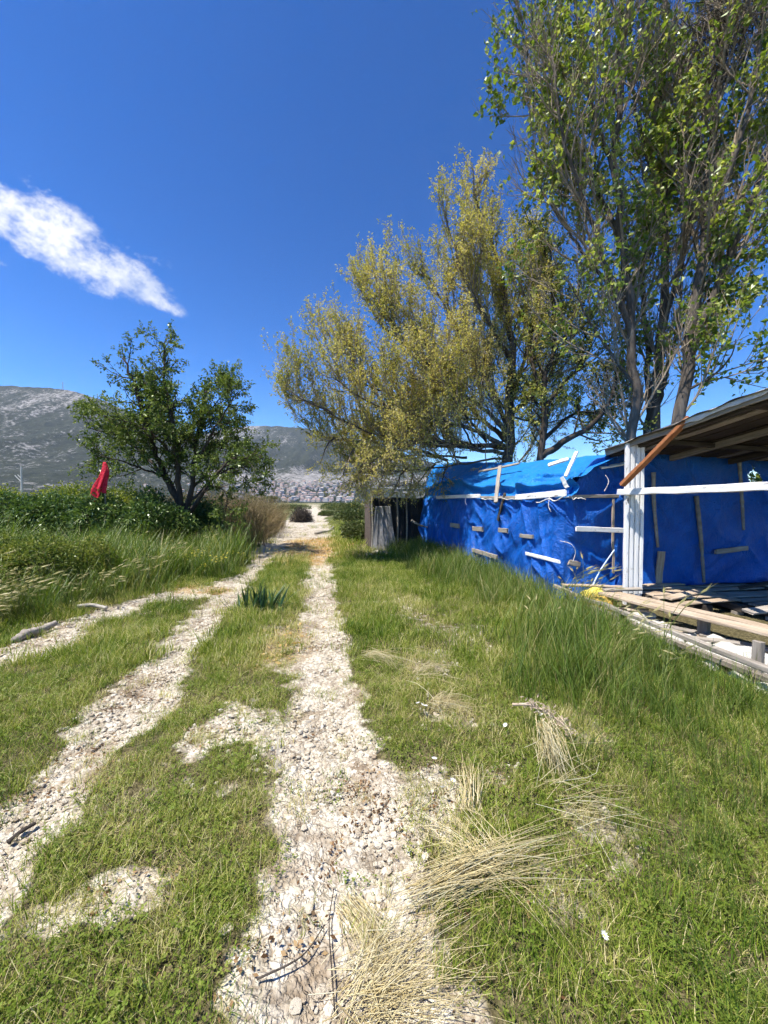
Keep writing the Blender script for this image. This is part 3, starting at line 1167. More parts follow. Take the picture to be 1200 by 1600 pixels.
roof_board((781, 728), (775, 785), 8.2, 7.65, .085, GREY_WOOD, 'grey board hanging over the eave')
roof_board((901, 706), (884, 744), 5.85, 5.75, .055, WHITE_WOOD)
roof_board((878, 746), (886, 762), 5.72, 5.7, .06, WHITE_WOOD)
roof_board((857, 727), (888, 717), 6.1, 5.95, .075, WHITE_WOOD)
roof_board((938, 731), (977, 724), 5.95, 5.98, .075, WHITE_WOOD)
roof_board((748, 737), (812, 724), 9.3, 8.0, .06, GREY_WOOD)
# poles leaning on the far end of the shed
for k, (a, b) in enumerate((((690, 742), (664, 822)), ((684, 742), (668, 800)), ((680, 745), (660, 812)))):
    pole_obj('leaning_pole', shed, [P(*b, 12.9), P((a[0] + b[0]) / 2 + 3, (a[1] + b[1]) / 2, 12.75), P(*a, 12.8)], .05, .045, BARK_STICK, knob=.05, seed=k)
# frayed rope along the batten
for k, (a, b, w) in enumerate((((752, 778), (808, 777), 'side'), ((838, 782), (884, 776), 'side'), ((884, 776), (915, 777), 'end'))):
    A, B = hit(*a, w, .12), hit(*b, w, .12)
    pts = [A.lerp(B, t) + Vector((0, 0, -.03 * math.sin(t * math.pi * 1.6 + .4 + k) ** 2 + .018 * random.uniform(-1, 1))) for t in np.linspace(0, 1, 9)]
    pole_obj('rope', shed, pts, .009, .008, ROPE, 5, 40, .25, k)
for k, (a, b, c) in enumerate((((859, 776), (857, 790), (861, 800)), ((728, 778), (727, 784), (729, 789)), ((946, 742), (951, 753), (944, 768)))):
    w = 'side' if a[0] < 885 else 'end'
    pole_obj('rope_end', shed, [hit(*a, w, .13), hit(*b, w, .15), hit(*c, w, .14)], .006, .004, ROPE, 5, 16, .3, k + 9)
pole_obj('cord', shed, [hit(875, 845, 'end', .12), hit(892, 850, 'end', .16), hit(899, 862, 'end', .15), hit(895, 878, 'end', .13)], .005, .005, ROPE, 4, 30, .2, 44)
# bare stick battens on the shaded part of the end wall
for k, pts in enumerate(([(1021, 738), (1022, 790), (1028, 855)], [(1088, 775), (1092, 810), (1096, 850), (1100, 910)], [(1154, 708), (1158, 760), (1162, 828)])):
    pole_obj('stick_batten', shed, [hit(*p, 'end', .10) for p in pts], .032, .022, BARK_STICK, 7, 20, .10, k + 3)
wall_board((1118, 862), (1168, 856), .08, .03, GREY_WOOD, 'end', .13)
wall_board((1034, 862), (1028, 915), .13, .03, TAN_WOOD, 'end', .22, label='short plank stub standing behind the post')

# ================================================================== porch
PZ0, PSL = 2.42, 0.156


def L(d, out=0.0):
    """front line of the porch at distance d"""
    return Vector((3.57 + .206 * (5.5 - d) - out, d, 0))


def roof_z(y):
    return PZ0 + PSL * (5.5 - y)


porch = thing('porch', 'open lean-to porch with a white post, white rail and plank roof at the shed end', 'porch', (3.57, 5.5, 0))
FD = (L(3.0) - L(5.5)).normalized()              # along the front towards the camera
FN = Vector((FD.y, -FD.x, 0)).normalized()
if FN.x > 0:
    FN = -FN
# post: broad grooved board with two edge battens
board('post', porch, (3.57, 5.50, 0.02), (3.57, 5.50, roof_z(5.5) - .03), .235, .045, (-.18, -1, 0), WHITE_WOOD, .004, 5, 10, 'broad white painted post with grooves')
for dx in (-.095, -.033, .033, .095):
    board('post_rib', porch, (3.57 + dx, 5.466 + dx * -.18, 0.25), (3.57 + dx, 5.466 + dx * -.18, roof_z(5.5) - .06), .04 if abs(dx) > .08 else .042, .014, (-.18, -1, 0), WHITE_WOOD, .002, 6 + int(dx * 100), 10)
board('rail', porch, L(5.62, .1) + Vector((0, 0, 1.70)), L(2.2, .1) + Vector((0, 0, 1.72)), .085, .09, FN, WHITE_WOOD, .014, 12, 12, 'long white rail with flaking paint')
board('brace', porch, P(972, 758, 5.36), P(1078, 652, 4.66), .05, .085, FN, RUST, .002, 13, 8, 'rusty iron brace up to the roof edge')
# roof: rafters, underside planks, roofing felt
rf = link('roof', None, porch)
rf.name = 'roof'
FELT = plain_mat('roofing_felt', (0.02, 0.02, 0.022), (0.06, 0.06, 0.062), 6, 0.7, 0.01)
SILVER = plain_mat('torn_silver_foil', (0.42, 0.42, 0.42), (0.60, 0.59, 0.57), 14, 0.45, 0.01, 0.5)


def roof_pt(d, e, dz=0.0):
    p = L(d) + ED * e
    return Vector((p.x, p.y, roof_z(p.y) + dz))


k = 0
e = 0.02
while e < 3.6:
    w = rr.uniform(.13, .2)
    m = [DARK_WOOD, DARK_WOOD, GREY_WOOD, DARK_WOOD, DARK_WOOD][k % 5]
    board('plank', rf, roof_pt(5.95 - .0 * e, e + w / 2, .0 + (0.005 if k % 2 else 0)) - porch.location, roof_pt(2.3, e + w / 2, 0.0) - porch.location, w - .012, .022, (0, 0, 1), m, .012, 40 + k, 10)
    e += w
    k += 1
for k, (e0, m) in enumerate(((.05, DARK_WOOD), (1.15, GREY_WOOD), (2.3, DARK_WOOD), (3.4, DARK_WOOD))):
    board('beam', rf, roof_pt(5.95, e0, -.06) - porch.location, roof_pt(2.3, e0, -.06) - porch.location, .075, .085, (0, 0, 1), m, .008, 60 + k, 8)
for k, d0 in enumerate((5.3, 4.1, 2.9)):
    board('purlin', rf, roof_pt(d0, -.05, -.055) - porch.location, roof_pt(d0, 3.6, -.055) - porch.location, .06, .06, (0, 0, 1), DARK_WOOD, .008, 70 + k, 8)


def felt_p(U, Vv):
    d = 6.05 - U * 3.8
    e = -.13 + Vv * 3.9
    x = 3.57 + .206 * (5.5 - d) + ED.x * e
    y = d + ED.y * e
    z = PZ0 + PSL * (5.5 - y) + .035 + .02 * fbm(d * 3, e * 3, 3, 451) - .05 * sstep(.14, 0, Vv * 3.9) * (0.6 + fbm(d * 6, e * 0, 2, 461))
    return np.stack([x, y, z], -1)


fo = sheet('roofing_felt', porch, felt_p, 90, 60, FELT, .008)
# fascia board under the felt edge, with a strip of torn foil
board('fascia', porch, roof_pt(5.95, -.06, -.035), roof_pt(2.3, -.06, -.035), .10, .028, FN, GREY_WOOD, .012, 81, 14)


def foil_p(U, Vv):
    d = 4.7 - U * 2.3
    p = np.stack([3.57 + .206 * (5.5 - d) - .105 + .015 * fbm(d * 8, Vv * 3, 3, 471), d - .02, PZ0 + PSL * (5.5 - d) + .012 - Vv * (.02 + .07 * fbm(d * 4, 0 * d, 3, 481) ** 1.3)], -1)
    return p


sheet('foil_edging', porch, foil_p, 90, 6, SILVER, .002)

# ================================================================== decking, planks and rubble below the porch
deck = thing('pallet_deck', 'low deck of old pallets in the shade under the porch', 'deck', (4.6, 5.3, 0))
for row, (x0, n, y0, y1) in enumerate(((3.72, 6, 5.0, 5.95), (4.78, 7, 4.7, 5.95), (5.95, 6, 4.6, 6.0))):
    for k in range(n):
        t = k / (n - 1)
        yy = y0 + (y1 - y0) * t
        board('deck_plank', deck, (x0 + .03 * rr.normal(), yy, .24 + .01 * rr.normal()), (x0 + 1.02 + .03 * rr.normal(), yy + .15, .24 + .01 * rr.normal()), .12, .022, (0, 0, 1), TAN_WOOD if row == 0 else GREY_WOOD, .008, 200 + row * 20 + k, 5)
    for k in range(3):
        xx = x0 + .06 + .45 * k
        board('bearer', deck, (xx, y0 - .05, .165), (xx, y1 + .05, .165), .09, .09, (0, 0, 1), DARK_WOOD, .004, 300 + row * 20 + k, 4)
        for yy in (y0 + .05, y1 - .1):
            board('deck_leg', deck, (xx, yy, -.1), (xx, yy, .118), .10, .09, (0, 1, 0), GREY_WOOD, .002, 340 + row * 20 + k, 2)

bench = thing('plank_walkway', 'long weathered planks laid on short stubs in front of the porch', 'planks', (3.4, 4.3, 0))
for k, (off, w) in enumerate(((0, .17), (.18, .15))):
    board('plank', bench, Vector((3.03 + off, 5.30, .29)), Vector((4.05 + off, 2.75, .30)), w, .035, (0, 0, 1), TAN_WOOD, .015, 400 + k, 10)
for k, t in enumerate((.12, .42, .68, .93)):
    p = Vector((3.12, 5.30, 0)).lerp(Vector((4.14, 2.75, 0)), t)
    board('stub', bench, (p.x, p.y, -.12), (p.x, p.y, .265), .10, .07, (-.9, -.4, 0), GREY_WOOD, .002, 410 + k, 3)

fence = thing('low_rail', 'low broken pole rail on short stakes at the edge of the long grass', 'rail', (2.8, 4.3, 0))
board('rail', fence, (2.56, 5.72, .29), (2.93, 2.55, .28), .045, .055, (-1, -.15, 0), GREY_WOOD, .025, 420, 12)
board('rail', fence, (2.78, 5.20, .15), (3.12, 2.6, .14), .05, .07, (-1, -.15, 0), GREY_WOOD, .02, 421, 12)
for k, (x, y, h_, m) in enumerate(((2.72, 4.42, .32, RUST), (2.64, 5.55, .3, GREY_WOOD), (3.0, 3.1, .42, GREY_WOOD))):
    board('stake', fence, (x + .05, y, -.25), (x + .05, y, h_), .07, .05, (-1, -.2, 0), DARK_WOOD if m is RUST else m, .003, 430 + k, 3)
stick = board('fallen_batten', None, (2.62, 5.62, .335), (3.5, 5.63, .30), .05, .03, (0, -.3, 1), TAN_WOOD, .01, 440, 6)
tag(stick, 'loose tan batten lying across the low rail behind the yellow sack', 'batten')
stick = board('fallen_batten', None, (3.05, 5.3, .335), (3.62, 5.38, .33), .07, .03, (0, -.3, 1), GREY_WOOD, .01, 441, 6)
tag(stick, 'grey batten end lying at the foot of the white post', 'batten')
stick = pole_obj('leaning_stick', None, [Vector((3.02, 5.62, .2)), Vector((3.2, 5.68, .52)), Vector((3.44, 5.72, .84))], .012, .01, plain_mat('pale_blue_stick', (.45, .58, .70), (.6, .68, .75), 9), 6, 10, .05, 5)
tag(stick, 'thin pale stick leaning on the end sheet left of the white post', 'stick')

# limestone blocks under the planks
LIME = plain_mat('white_limestone_block', (0.40, 0.37, 0.31), (0.62, 0.59, 0.52), 7, 0.95, 0.02)
M = Mat('pale_track_stone')
tc_ = M.n('ShaderNodeTexCoord').outputs['Object']
nz_ = M.noise(tc_, 2.2, 3, .6)
tn_ = M.attr('tint', 'INSTANCER')
c_ = M.ramp(M.math('ADD', M.math('MULTIPLY', nz_, .5), M.math('MULTIPLY', tn_, .5)), [(0.15, (0.22, 0.155, 0.095)), (0.35, (0.40, 0.325, 0.23)), (0.55, (0.55, 0.485, 0.375)), (0.8, (0.66, 0.61, 0.51))])
WHITE_STONE = M.pbr(c_, .95, M.bump(nz_, .5, .1), .1)
SET_STONE = plain_mat('pale_set_stone', (0.38, 0.32, 0.235), (0.60, 0.54, 0.43), 26, 0.95, 0.006)


def rock_mesh(name, seed, sub=2, rough=0.35, mat=None, flat=1.0):
    bm = bmesh.new()
    bmesh.ops.create_icosphere(bm, subdivisions=sub, radius=1.0)
    r_ = np.random.default_rng(seed)
    pl = r_.normal(size=(9, 3))
    pl /= np.linalg.norm(pl, axis=1)[:, None]
    dd = r_.uniform(.62, .95, 9)
    for v in bm.verts:
        c = np.array(v.co)
        for n_, d_ in zip(pl, dd):
            q_ = c @ n_ - d_
            if q_ > 0:
                c = c - n_ * q_ * 0.9
        c = c * (1 + rough * 0.25 * r_.normal() * 0.4)
        v.co = (c[0], c[1], c[2] * flat)
    me = bpy.data.meshes.new(name)
    bm.to_mesh(me)
    bm.free()
    if mat:
        me.materials.append(mat)
    return me


edging = thing('rubble_edging', 'row of pale limestone rubble under the planks by the porch', 'rubble', (3.0, 4.2, 0))
blocks = [rock_mesh('block_%d' % i, 900 + i, 2, .3, LIME) for i in range(6)]
for k in range(90):
    t = (k + rr.uniform(0, .8)) / 90
    p = Vector((2.68, 5.5, 0)).lerp(Vector((3.2, 2.4, 0)), t) + Vector((rr.uniform(-.14, .55), 0, 0))
    o = link('stone', blocks[k % 6], edging, p - edging.location + Vector((0, 0, rr.uniform(.0, .08))))
    o.scale = (rr.uniform(.06, .18), rr.uniform(.07, .22), rr.uniform(.05, .12))
    o.rotation_euler = (rr.uniform(-.2, .2), rr.uniform(-.2, .2), rr.uniform(0, 6))

# crumpled yellow sack
def blob(name, loc, size, mat, seed, nu=40, nv=24, amp=.3):
    th = np.linspace(0, 2 * math.pi, nu, endpoint=False)
    ph = np.linspace(-math.pi / 2, math.pi / 2, nv)
    T, Pp = np.meshgrid(th, ph)
    x = np.cos(Pp) * np.cos(T)
    y = np.cos(Pp) * np.sin(T)
    z = np.sin(Pp)
    r_ = 1 + amp * (fbm(x * 2 + 5, y * 2 + z * 3 + 9, 3, seed) - .5) + amp * 0.5 * (1 - np.abs(2 * vnoise(x * 4 + 20, z * 4 + y * 3 + 20, seed + 3) - 1)) ** 2
    r_[0] = r_[0].mean()
    r_[-1] = r_[-1].mean()
    V = np.stack([x * r_ * size[0], y * r_ * size[1], z * r_ * size[2]], -1).reshape(-1, 3)
    i = np.arange(nu * nv).reshape(nv, nu)
    F = np.stack([i[:-1], np.roll(i[:-1], -1, 1), np.roll(i[1:], -1, 1), i[1:]], -1).reshape(-1, 4)
    return link(name, mesh_np(name, V, [F], True, None, [mat]), None, loc)


YEL = plain_mat('yellow_sack_cloth', (0.62, 0.48, 0.06), (0.75, 0.62, 0.16), 9, 0.7, 0.02)
OCH = plain_mat('ochre_sack_cloth', (0.42, 0.25, 0.05), (0.55, 0.36, 0.1), 9, 0.8, 0.02)
sk = blob('sack', (3.02, 5.42, .20), (.20, .16, .11), YEL, 505, amp=.6)
tag(sk, 'crumpled bright yellow sack lying behind the low rail', 'sack')
sk = blob('sack', (2.95, 5.2, .08), (.20, .13, .16), OCH, 515, amp=.6)
tag(sk, 'ochre sack slumped below the bright yellow one', 'sack')

# ================================================================== black sheeted pen beyond the shed
pen = thing('black_sheeted_pen', 'pen of black plastic sheeting on poles under the leaning branches', 'pen', (.3, 13, 0))
PA, PB = Vector((-.42, 12.3, 0)), Vector((1.40, 13.1, 0))
PD = (PB - PA).normalized()
PN = Vector((PD.y, -PD.x, 0))


def pen_p(U, Vv):
    s = U * (PB - PA).length
    z = Vv * 1.74
    out = .16 * (fbm(s * 7, z * .6, 3, 521) - .5) + .1 * (fbm(s * 2.2, z * .7, 2, 531) - .5)
    flare = .30 * sstep(.5, 0, z) * np.exp(-((s - .35) / .35) ** 2)
    b = np.array(PA)[None, None] + s[..., None] * np.array(PD) + (out + flare)[..., None] * np.array(PN)
    b[..., 2] = z - .03 + .05 * (fbm(s * 3, 0 * s, 2, 541) - .5) * Vv
    return b


sheet('black_sheet', pen, pen_p, 150, 40, BLACK_SHEET)


def pen_q(U, Vv):
    s = U * 3.0
    z = Vv * 1.66
    out = .10 * (fbm(s * 5, z * .6, 3, 551) - .5)
    b = np.array(PA)[None, None] + s[..., None] * np.array((-.12, .99, 0)) + out[..., None] * np.array((-1, -.1, 0))
    b[..., 2] = z - .03
    return b


NET = plain_mat('brown_netting', (0.055, 0.04, 0.032), (0.15, 0.12, 0.10), 30, 0.95, 0.02)
sheet('brown_netting', pen, pen_q, 80, 24, NET)
GREYSHEET = tarp_mat('dusty_grey_sheet', (0.16, 0.155, 0.15, 1), (0.30, 0.29, 0.28, 1), .6, .03)


def drape_p(U, Vv):
    s = .12 + U * .5 + (1 - Vv) * (U - .5) * .35
    z = Vv * 1.45
    out = .10 + .22 * (1 - Vv) ** 2 + .12 * (fbm(U * 6, z * .8, 3, 561) - .5)
    b = np.array(PA)[None, None] + s[..., None] * np.array(PD) + out[..., None] * np.array(PN)
    b[..., 2] = z - .02
    return b


sheet('grey_drape', pen, drape_p, 40, 40, GREYSHEET)
for k, t in enumerate((0.0, .45, .62, 1.0)):
    p = PA.lerp(PB, t) + PN * .07
    pole_obj('stake', pen, [p + Vector((0, 0, -.1)), p + Vector((.03, 0, .8)), p + Vector((0, 0, 1.82))], .035, .03, BARK_STICK, 7, 10, .08, 60 + k)
for k in range(5):
    a = PA.lerp(PB, k / 5) + Vector((rr.uniform(-.2, .2), -.25, 1.78))
    pole_obj('roof_pole', pen, [a, a + Vector((.15, 1.2, .12)), a + Vector((.3, 2.6, .2))], .04, .03, BARK_STICK, 6, 8, .08, 70 + k)
CORR = plain_mat('white_corrugated_sheet', (0.60, 0.60, 0.58), (0.74, 0.74, 0.72), 5, 0.6, 0.004)


def corr_p(U, Vv):
    s = .65 + U * 1.45
    b = np.array(PA)[None, None] + s[..., None] * np.array(PD) + (.12 - Vv * .9)[..., None] * np.array(PN)
    b[..., 2] = 1.99 + .02 * np.sin(s * 70) + .05 * Vv
    return b


sheet('corrugated_roof', pen, corr_p, 160, 6, CORR, .012)
board('roof_edge', pen, PA + PD * .65 + PN * .14 + Vector((0, 0, 1.96)), PA + PD * 2.1 + PN * .14 + Vector((0, 0, 1.98)), .07, .03, PN, WHITE_WOOD, .006, 600, 6)
for k in range(26):
    s0 = rr.uniform(.3, 2.3)
    a = PA + PD * s0 + PN * rr.uniform(-.6, .1) + Vector((0, 0, 2.04 + rr.uniform(0, .1)))
    dr = Vector((rr.uniform(-.9, .5), rr.uniform(-.3, .4), rr.uniform(.0, .3)))
    pole_obj('brushwood', pen, [a, a + dr * .5 + Vector((0, 0, rr.uniform(-.05, .1))), a + dr], .022, .008, BARK_STICK, 5, 8, .1, 700 + k)
pole_obj('crooked_branch', pen, [P(643, 813, 12.2), P(655, 820, 12.1), P(668, 824, 12.15)], .05, .02, BARK_STICK, 6, 12, .15, 777)

for k, (a, b, w, m, lab) in enumerate((
        ((3.75, 5.05, .285), (4.6, 5.5, .29), .10, TAN_WOOD, 'pale loose plank lying askew on the near pallets'),
        ((4.2, 4.4, .29), (5.4, 4.75, .30), .12, GREY_WOOD, 'grey loose plank across the middle of the deck'),
        ((3.3, 4.6, .05), (4.0, 3.3, .12), .13, TAN_WOOD, 'tan plank fallen on the rubble under the walkway'),
        ((3.5, 4.2, .1), (4.3, 2.9, .08), .12, GREY_WOOD, 'grey plank fallen behind the walkway stubs'),
        ((2.95, 5.0, .10), (3.35, 4.1, .16), .09, GREY_WOOD, 'short grey board end poking from the rubble'),
        ((2.72, 5.2, .13), (3.3, 4.75, .2), .08, TAN_WOOD, 'short tan board lying over the rubble by the yellow sack'),
        ((2.85, 4.3, .12), (3.5, 3.75, .16), .07, GREY_WOOD, 'narrow grey slat across the rubble between rail and walkway'),
        ((3.0, 3.7, .12), (3.25, 2.8, .1), .10, TAN_WOOD, 'tan board end in the rubble nearest the camera'),
        ((5.2, 5.6, .30), (6.0, 5.2, .55), .10, DARK_WOOD, 'dark board propped at the back of the deck'))):
    o = board('loose_plank', None, a, b, w, .025, (.1, -.2, 1), m, .012, 800 + k, 6)
    tag(o, lab, 'plank', 'loose planks about the porch')

# ================================================================== trees
def bark_mat(name, stops, sc=(9, 9, 2.2)):
    M = Mat(name)
    tc = M.n('ShaderNodeTexCoord').outputs['Object']
    g = M.noise(M.scale(tc, sc), 1.0, 5, 0.7, 0.5)
    b = M.noise(tc, 1.6, 3, 0.6)
    k = M.math('ADD', M.math('MULTIPLY', g, 0.7), M.math('MULTIPLY', b, 0.3))
    return M.pbr(M.ramp(k, stops), 0.92, M.bump(g, 0.9, 0.03), 0.15)


def unit(v):
    return v / (np.linalg.norm(v) + 1e-9)


class Tree:
    """limbs are laid by hand, the finer wood grows from them"""

    def __init__(self, seed):
        self.r = np.random.default_rng(seed)
        self.wood = {}            # points per path -> list of (path, radii)
        self.twig_pts = []        # leaf seats: position, direction
        self.limbs = []

    def keep(self, path, rad, n):
        self.wood.setdefault(n, []).append((path, rad))

    def limb(self, pts, r0, r1, n=22, rough=0.03):
        p = smooth_path(pts, n)
        seg = np.linalg.norm(p[-1] - p[0]) / n
        p[1:-1] += self.r.normal(0, rough * min(1, seg * 3), (n - 2, 3))
        rad = r0 + (r1 - r0) * np.linspace(0, 1, n) ** 0.8
        self.limbs.append((p, rad))
        return p, rad

    def shoot(self, start, d, length, r0, n, up, wob, droop=0.0):
        pts = [np.array(start)]
        d = unit(d)
        st = length / (n - 1)
        for i in range(n - 1):
            d = unit(d + self.r.normal(0, wob, 3) + np.array((0, 0, up - droop * i / n)))
            pts.append(pts[-1] + d * st)
        return np.array(pts)

    def branch(self, p, rad, level, spec):
        """spec: list per level of dict(num per metre, len, ang, up, wob, n, tmin)"""
        if level >= len(spec):
            return
        s = spec[level]
        L_ = np.linalg.norm(np.diff(p, axis=0), axis=1).sum()
        cnt = max(1, int(L_ * s['num'] + self.r.random()))
        for _ in range(cnt):
            t = s['tmin'] + (1 - s['tmin']) * self.r.random() ** s.get('bias', 0.85)
            f = t * (len(p) - 1)
            i = min(int(f), len(p) - 2)
            st = p[i] + (p[i + 1] - p[i]) * (f - i)
            d = unit(p[i + 1] - p[i])
            perp = unit(np.cross(d, self.r.normal(0, 1, 3)))
            if 'side' in s:
                perp = unit(perp + np.array(s['side']) * 0.8)
            a = self.r.normal(s['ang'], 0.16)
            dd = d * math.cos(a) + perp * math.sin(a)
            ln = s['len'] * self.r.uniform(0.55, 1.25) * (1.15 - 0.55 * t)
            rb = max(min(rad[i] * 0.6, s['r']), 0.003)
            q = self.shoot(st, dd, ln, rb, s['n'], s['up'], s['wob'], s.get('droop', 0))
            qr = rb + (s['r1'] - rb) * np.linspace(0, 1, s['n'])
            self.keep(q, qr, s['n'])
            lf = s.get('leaf', 0)
            if lf:
                k = int(lf * ln + self.r.random())
                g = self.r.random(k) ** 0.75
                gi = np.minimum((g * (s['n'] - 1)).astype(int), s['n'] - 2)
                gf = g * (s['n'] - 1) - gi
                pp_ = q[gi] + (q[gi + 1] - q[gi]) * gf[:, None]
                dn = q[gi + 1] - q[gi]
                dn /= np.linalg.norm(dn, axis=1)[:, None] + 1e-9
                self.twig_pts.append(np.concatenate([pp_, dn], 1))
            self.branch(q, qr, level + 1, spec)


def leaves(seats, size, rngen, spread=0.05, upbias=0.3, aspect=0.55, fold=0.25, droop=0.3, along=0.4):
    """folded two-triangle blades: base, left, tip, right"""
    n = len(seats)
    pos = seats[:, :3] + rngen.normal(0, spread, (n, 3))
    d = seats[:, 3:] * along + rngen.normal(0, 0.6, (n, 3))
    d[:, 2] -= droop
    d /= np.linalg.norm(d, axis=1)[:, None] + 1e-9
    nn = rngen.normal(0, 1, (n, 3))
    nn[:, 2] += upbias * 3
    sdv = np.cross(d, nn)
    sdv /= np.linalg.norm(sdv, axis=1)[:, None] + 1e-9
    nrm = np.cross(sdv, d)
    L_ = size * rngen.uniform(0.6, 1.35, n)[:, None]
    w = L_ * aspect
    b = pos
    tip = pos + d * L_ - nrm * L_ * 0.12
    m = pos + d * L_ * 0.42
    l = m + sdv * w * 0.5 + nrm * w * fold
    r_ = m - sdv * w * 0.5 + nrm * w * fold
    V = np.stack([b, l, tip, r_], 1).reshape(-1, 3)
    i = np.arange(n)[:, None] * 4
    F = np.concatenate([i + np.array([[0, 1, 2]]), i + np.array([[0, 2, 3]])], 0)
    return V, F


def build_tree(name, label, T, bark, leafm, size, nleaf, seed, twigbark=None, tint_sd=0.22, lim_sides=10, **kw):
    g = np.random.default_rng(seed)
    org = T.limbs[0][0][0].copy()
    root = thing(name, label, 'tree', tuple(org))
    # limbs, thickest first: the first is the trunk
    for k, (p, rad) in enumerate(T.limbs):
        n = len(p)
        ring = 1 + 0.0 * rad
        V, F = tubes([p - org], [rad * ring], lim_sides if rad[0] > .05 else 7)
        ns = lim_sides if rad[0] > .05 else 7
        V = V + (fbm(V[:, 0] * 9 + V[:, 1] * 5, V[:, 2] * 3, 3, 7) - .5)[:, None] * rad[0] * 0.12
        cap = np.array([np.arange(ns) + (n - 1) * ns])
        link('trunk' if rad[0] > T.trunk_r else 'limb', mesh_np('limb', V, [F, cap], True, None, [bark]), root)
    mb = MB()
    for n, lst in T.wood.items():
        pa = np.array([q for q, _ in lst]) - org
        ra = np.array([q for _, q in lst])
        mb.add(*tubes(pa, ra, 3 if n <= 6 else 4))
    tw = link('twigs', mb.mesh('twigs', [twigbark or bark]), root)
    tw['kind'] = 'stuff'
    seats = np.concatenate(T.twig_pts)
    if len(seats) > nleaf:
        seats = seats[g.choice(len(seats), nleaf, False)]
    V, F = leaves(seats, size, g, **kw)
    cl = fbm(seats[:, 0] * 1.1 + 30, seats[:, 2] * 1.1 + seats[:, 1] * .7 + 30, 2, seed)
    tint = np.clip(0.5 + (cl - .5) * 0.9 + g.normal(0, tint_sd, len(seats)), 0, 1)
    cr_ = link('crown', mesh_np('crown', V - org, [F], False, {'tint': ('FLOAT', 'POINT', np.repeat(tint, 4))}, [leafm]), root)
    cr_['kind'] = 'stuff'
    print(name, 'leaves', len(seats), 'twig paths', sum(len(x) for x in T.wood.values()))
    return root


GREYBARK = bark_mat('grey_brown_bark', [(0.3, (0.038, 0.030, 0.023)), (0.5, (0.10, 0.082, 0.066)), (0.7, (0.19, 0.165, 0.135))])
PALEBARK = bark_mat('pale_grey_bark', [(0.3, (0.10, 0.09, 0.075)), (0.5, (0.21, 0.19, 0.16)), (0.7, (0.32, 0.29, 0.25))])
DARKBARK = bark_mat('dark_bark', [(0.3, (0.020, 0.016, 0.012)), (0.5, (0.06, 0.047, 0.036)), (0.7, (0.12, 0.095, 0.075))])
TWIGBARK = bark_mat('twig_bark', [(0.3, (0.13, 0.10, 0.07)), (0.5, (0.26, 0.205, 0.145)), (0.7, (0.38, 0.31, 0.23))])
LEAF_POPLAR = leaf_mat('poplar_leaf', [(0.0, (0.075, 0.13, 0.022)), (0.4, (0.17, 0.235, 0.038)), (0.75, (0.30, 0.34, 0.07)), (1.0, (0.46, 0.47, 0.18))], trans=0.48, gloss=0.07, rough=0.45)
LEAF_CATKIN = leaf_mat('yellowish_young_leaf', [(0.0, (0.22, 0.25, 0.05)), (0.35, (0.42, 0.40, 0.105)), (0.7, (0.56, 0.50, 0.17)), (1.0, (0.66, 0.58, 0.29))], trans=0.48, gloss=0.04, tgain=(1.15, 1.1, 0.6))
LEAF_MID = leaf_mat('olive_young_leaf', [(0.0, (0.09, 0.13, 0.028)), (0.4, (0.21, 0.24, 0.055)), (0.75, (0.38, 0.36, 0.10)), (1.0, (0.52, 0.46, 0.2))], trans=0.45, gloss=0.05)
LEAF_DARK = leaf_mat('dark_green_leaf', [(0.0, (0.045, 0.082, 0.015)), (0.5, (0.115, 0.165, 0.032)), (1.0, (0.26, 0.30, 0.08))], trans=0.32, gloss=0.07)

# ---- the yellowish tree that leans over the track
T = Tree(21)
T.trunk_r = 0.1
D = 10.4
base = (P(793, 785, D).x, D, 0)
fork = P(795, 640, D)
T.limb([base, P(792, 740, D), P(796, 690, D), fork, P(800, 560, D), P(790, 470, D + .2), P(770, 380, D + .3), P(740, 300, D + .3)], .19, .03, 34)
T.limb([P(795, 690, D), P(770, 650, D - .2), P(700, 600, D - .5), P(640, 540, D - .6), P(590, 470, D - .8)], .065, .015, 26)
T.limb([P(794, 670, D), P(760, 590, D - .1), P(720, 520, D + .4), P(680, 450, D + .6), P(655, 420, D + .7)], .065, .015, 26)
T.limb([P(794, 700, D), P(740, 672, D - .4), P(660, 650, D - .9), P(580, 630, D - 1.2), P(520, 590, D - 1.3)], .065, .015, 26)
T.limb([P(793, 710, D), P(730, 700, D - .3), P(640, 690, D - .6), P(560, 670, D - .9), P(490, 630, D - 1.0), P(455, 625, D - 1.1)], .06, .012, 26)
T.limb([P(700, 720, D + .3), P(640, 700, D + .4), P(570, 690, D + .2), P(500, 680, D - .2), P(470, 650, D - .4)], .045, .01, 22)
T.limb([P(730, 715, D + .8), P(660, 712, D + 1.0), P(600, 715, D + 1.0), P(550, 705, D + .8)], .04, .01, 22)
T.limb([P(760, 690, D + .3), P(720, 640, D - .8), P(690, 600, D - 1.2), P(640, 590, D - 1.4)], .045, .01, 22)
T.limb([P(740, 700, D - .2), P(680, 690, D - .8), P(610, 705, D - 1.0), P(560, 740, D - 1.1)], .04, .01, 22)
T.limb([P(690, 660, D - .6), P(620, 620, D - .2), P(550, 590, D + .2), P(500, 540, D + .3)], .04, .01, 22)
T.limb([P(700, 590, D - .3), P(640, 500, D + .2), P(600, 440, D + .3)], .04, .01, 20)
T.limb([P(640, 545, D - .6), P(595, 505, D - .2), P(560, 440, D)], .035, .008, 18)
T.limb([P(600, 632, D - 1.2), P(550, 560, D - .6), P(510, 545, D - .4)], .035, .008, 18)
T.limb([P(520, 645, D - 1), P(475, 625, D - 1.2), P(452, 610, D - 1.2)], .03, .008, 16)
T.limb([P(793, 715, D), P(720, 725, D - .2), P(650, 735, D - .3), P(590, 735, D - .3), P(540, 720, D - .5)], .035, .01, 24)
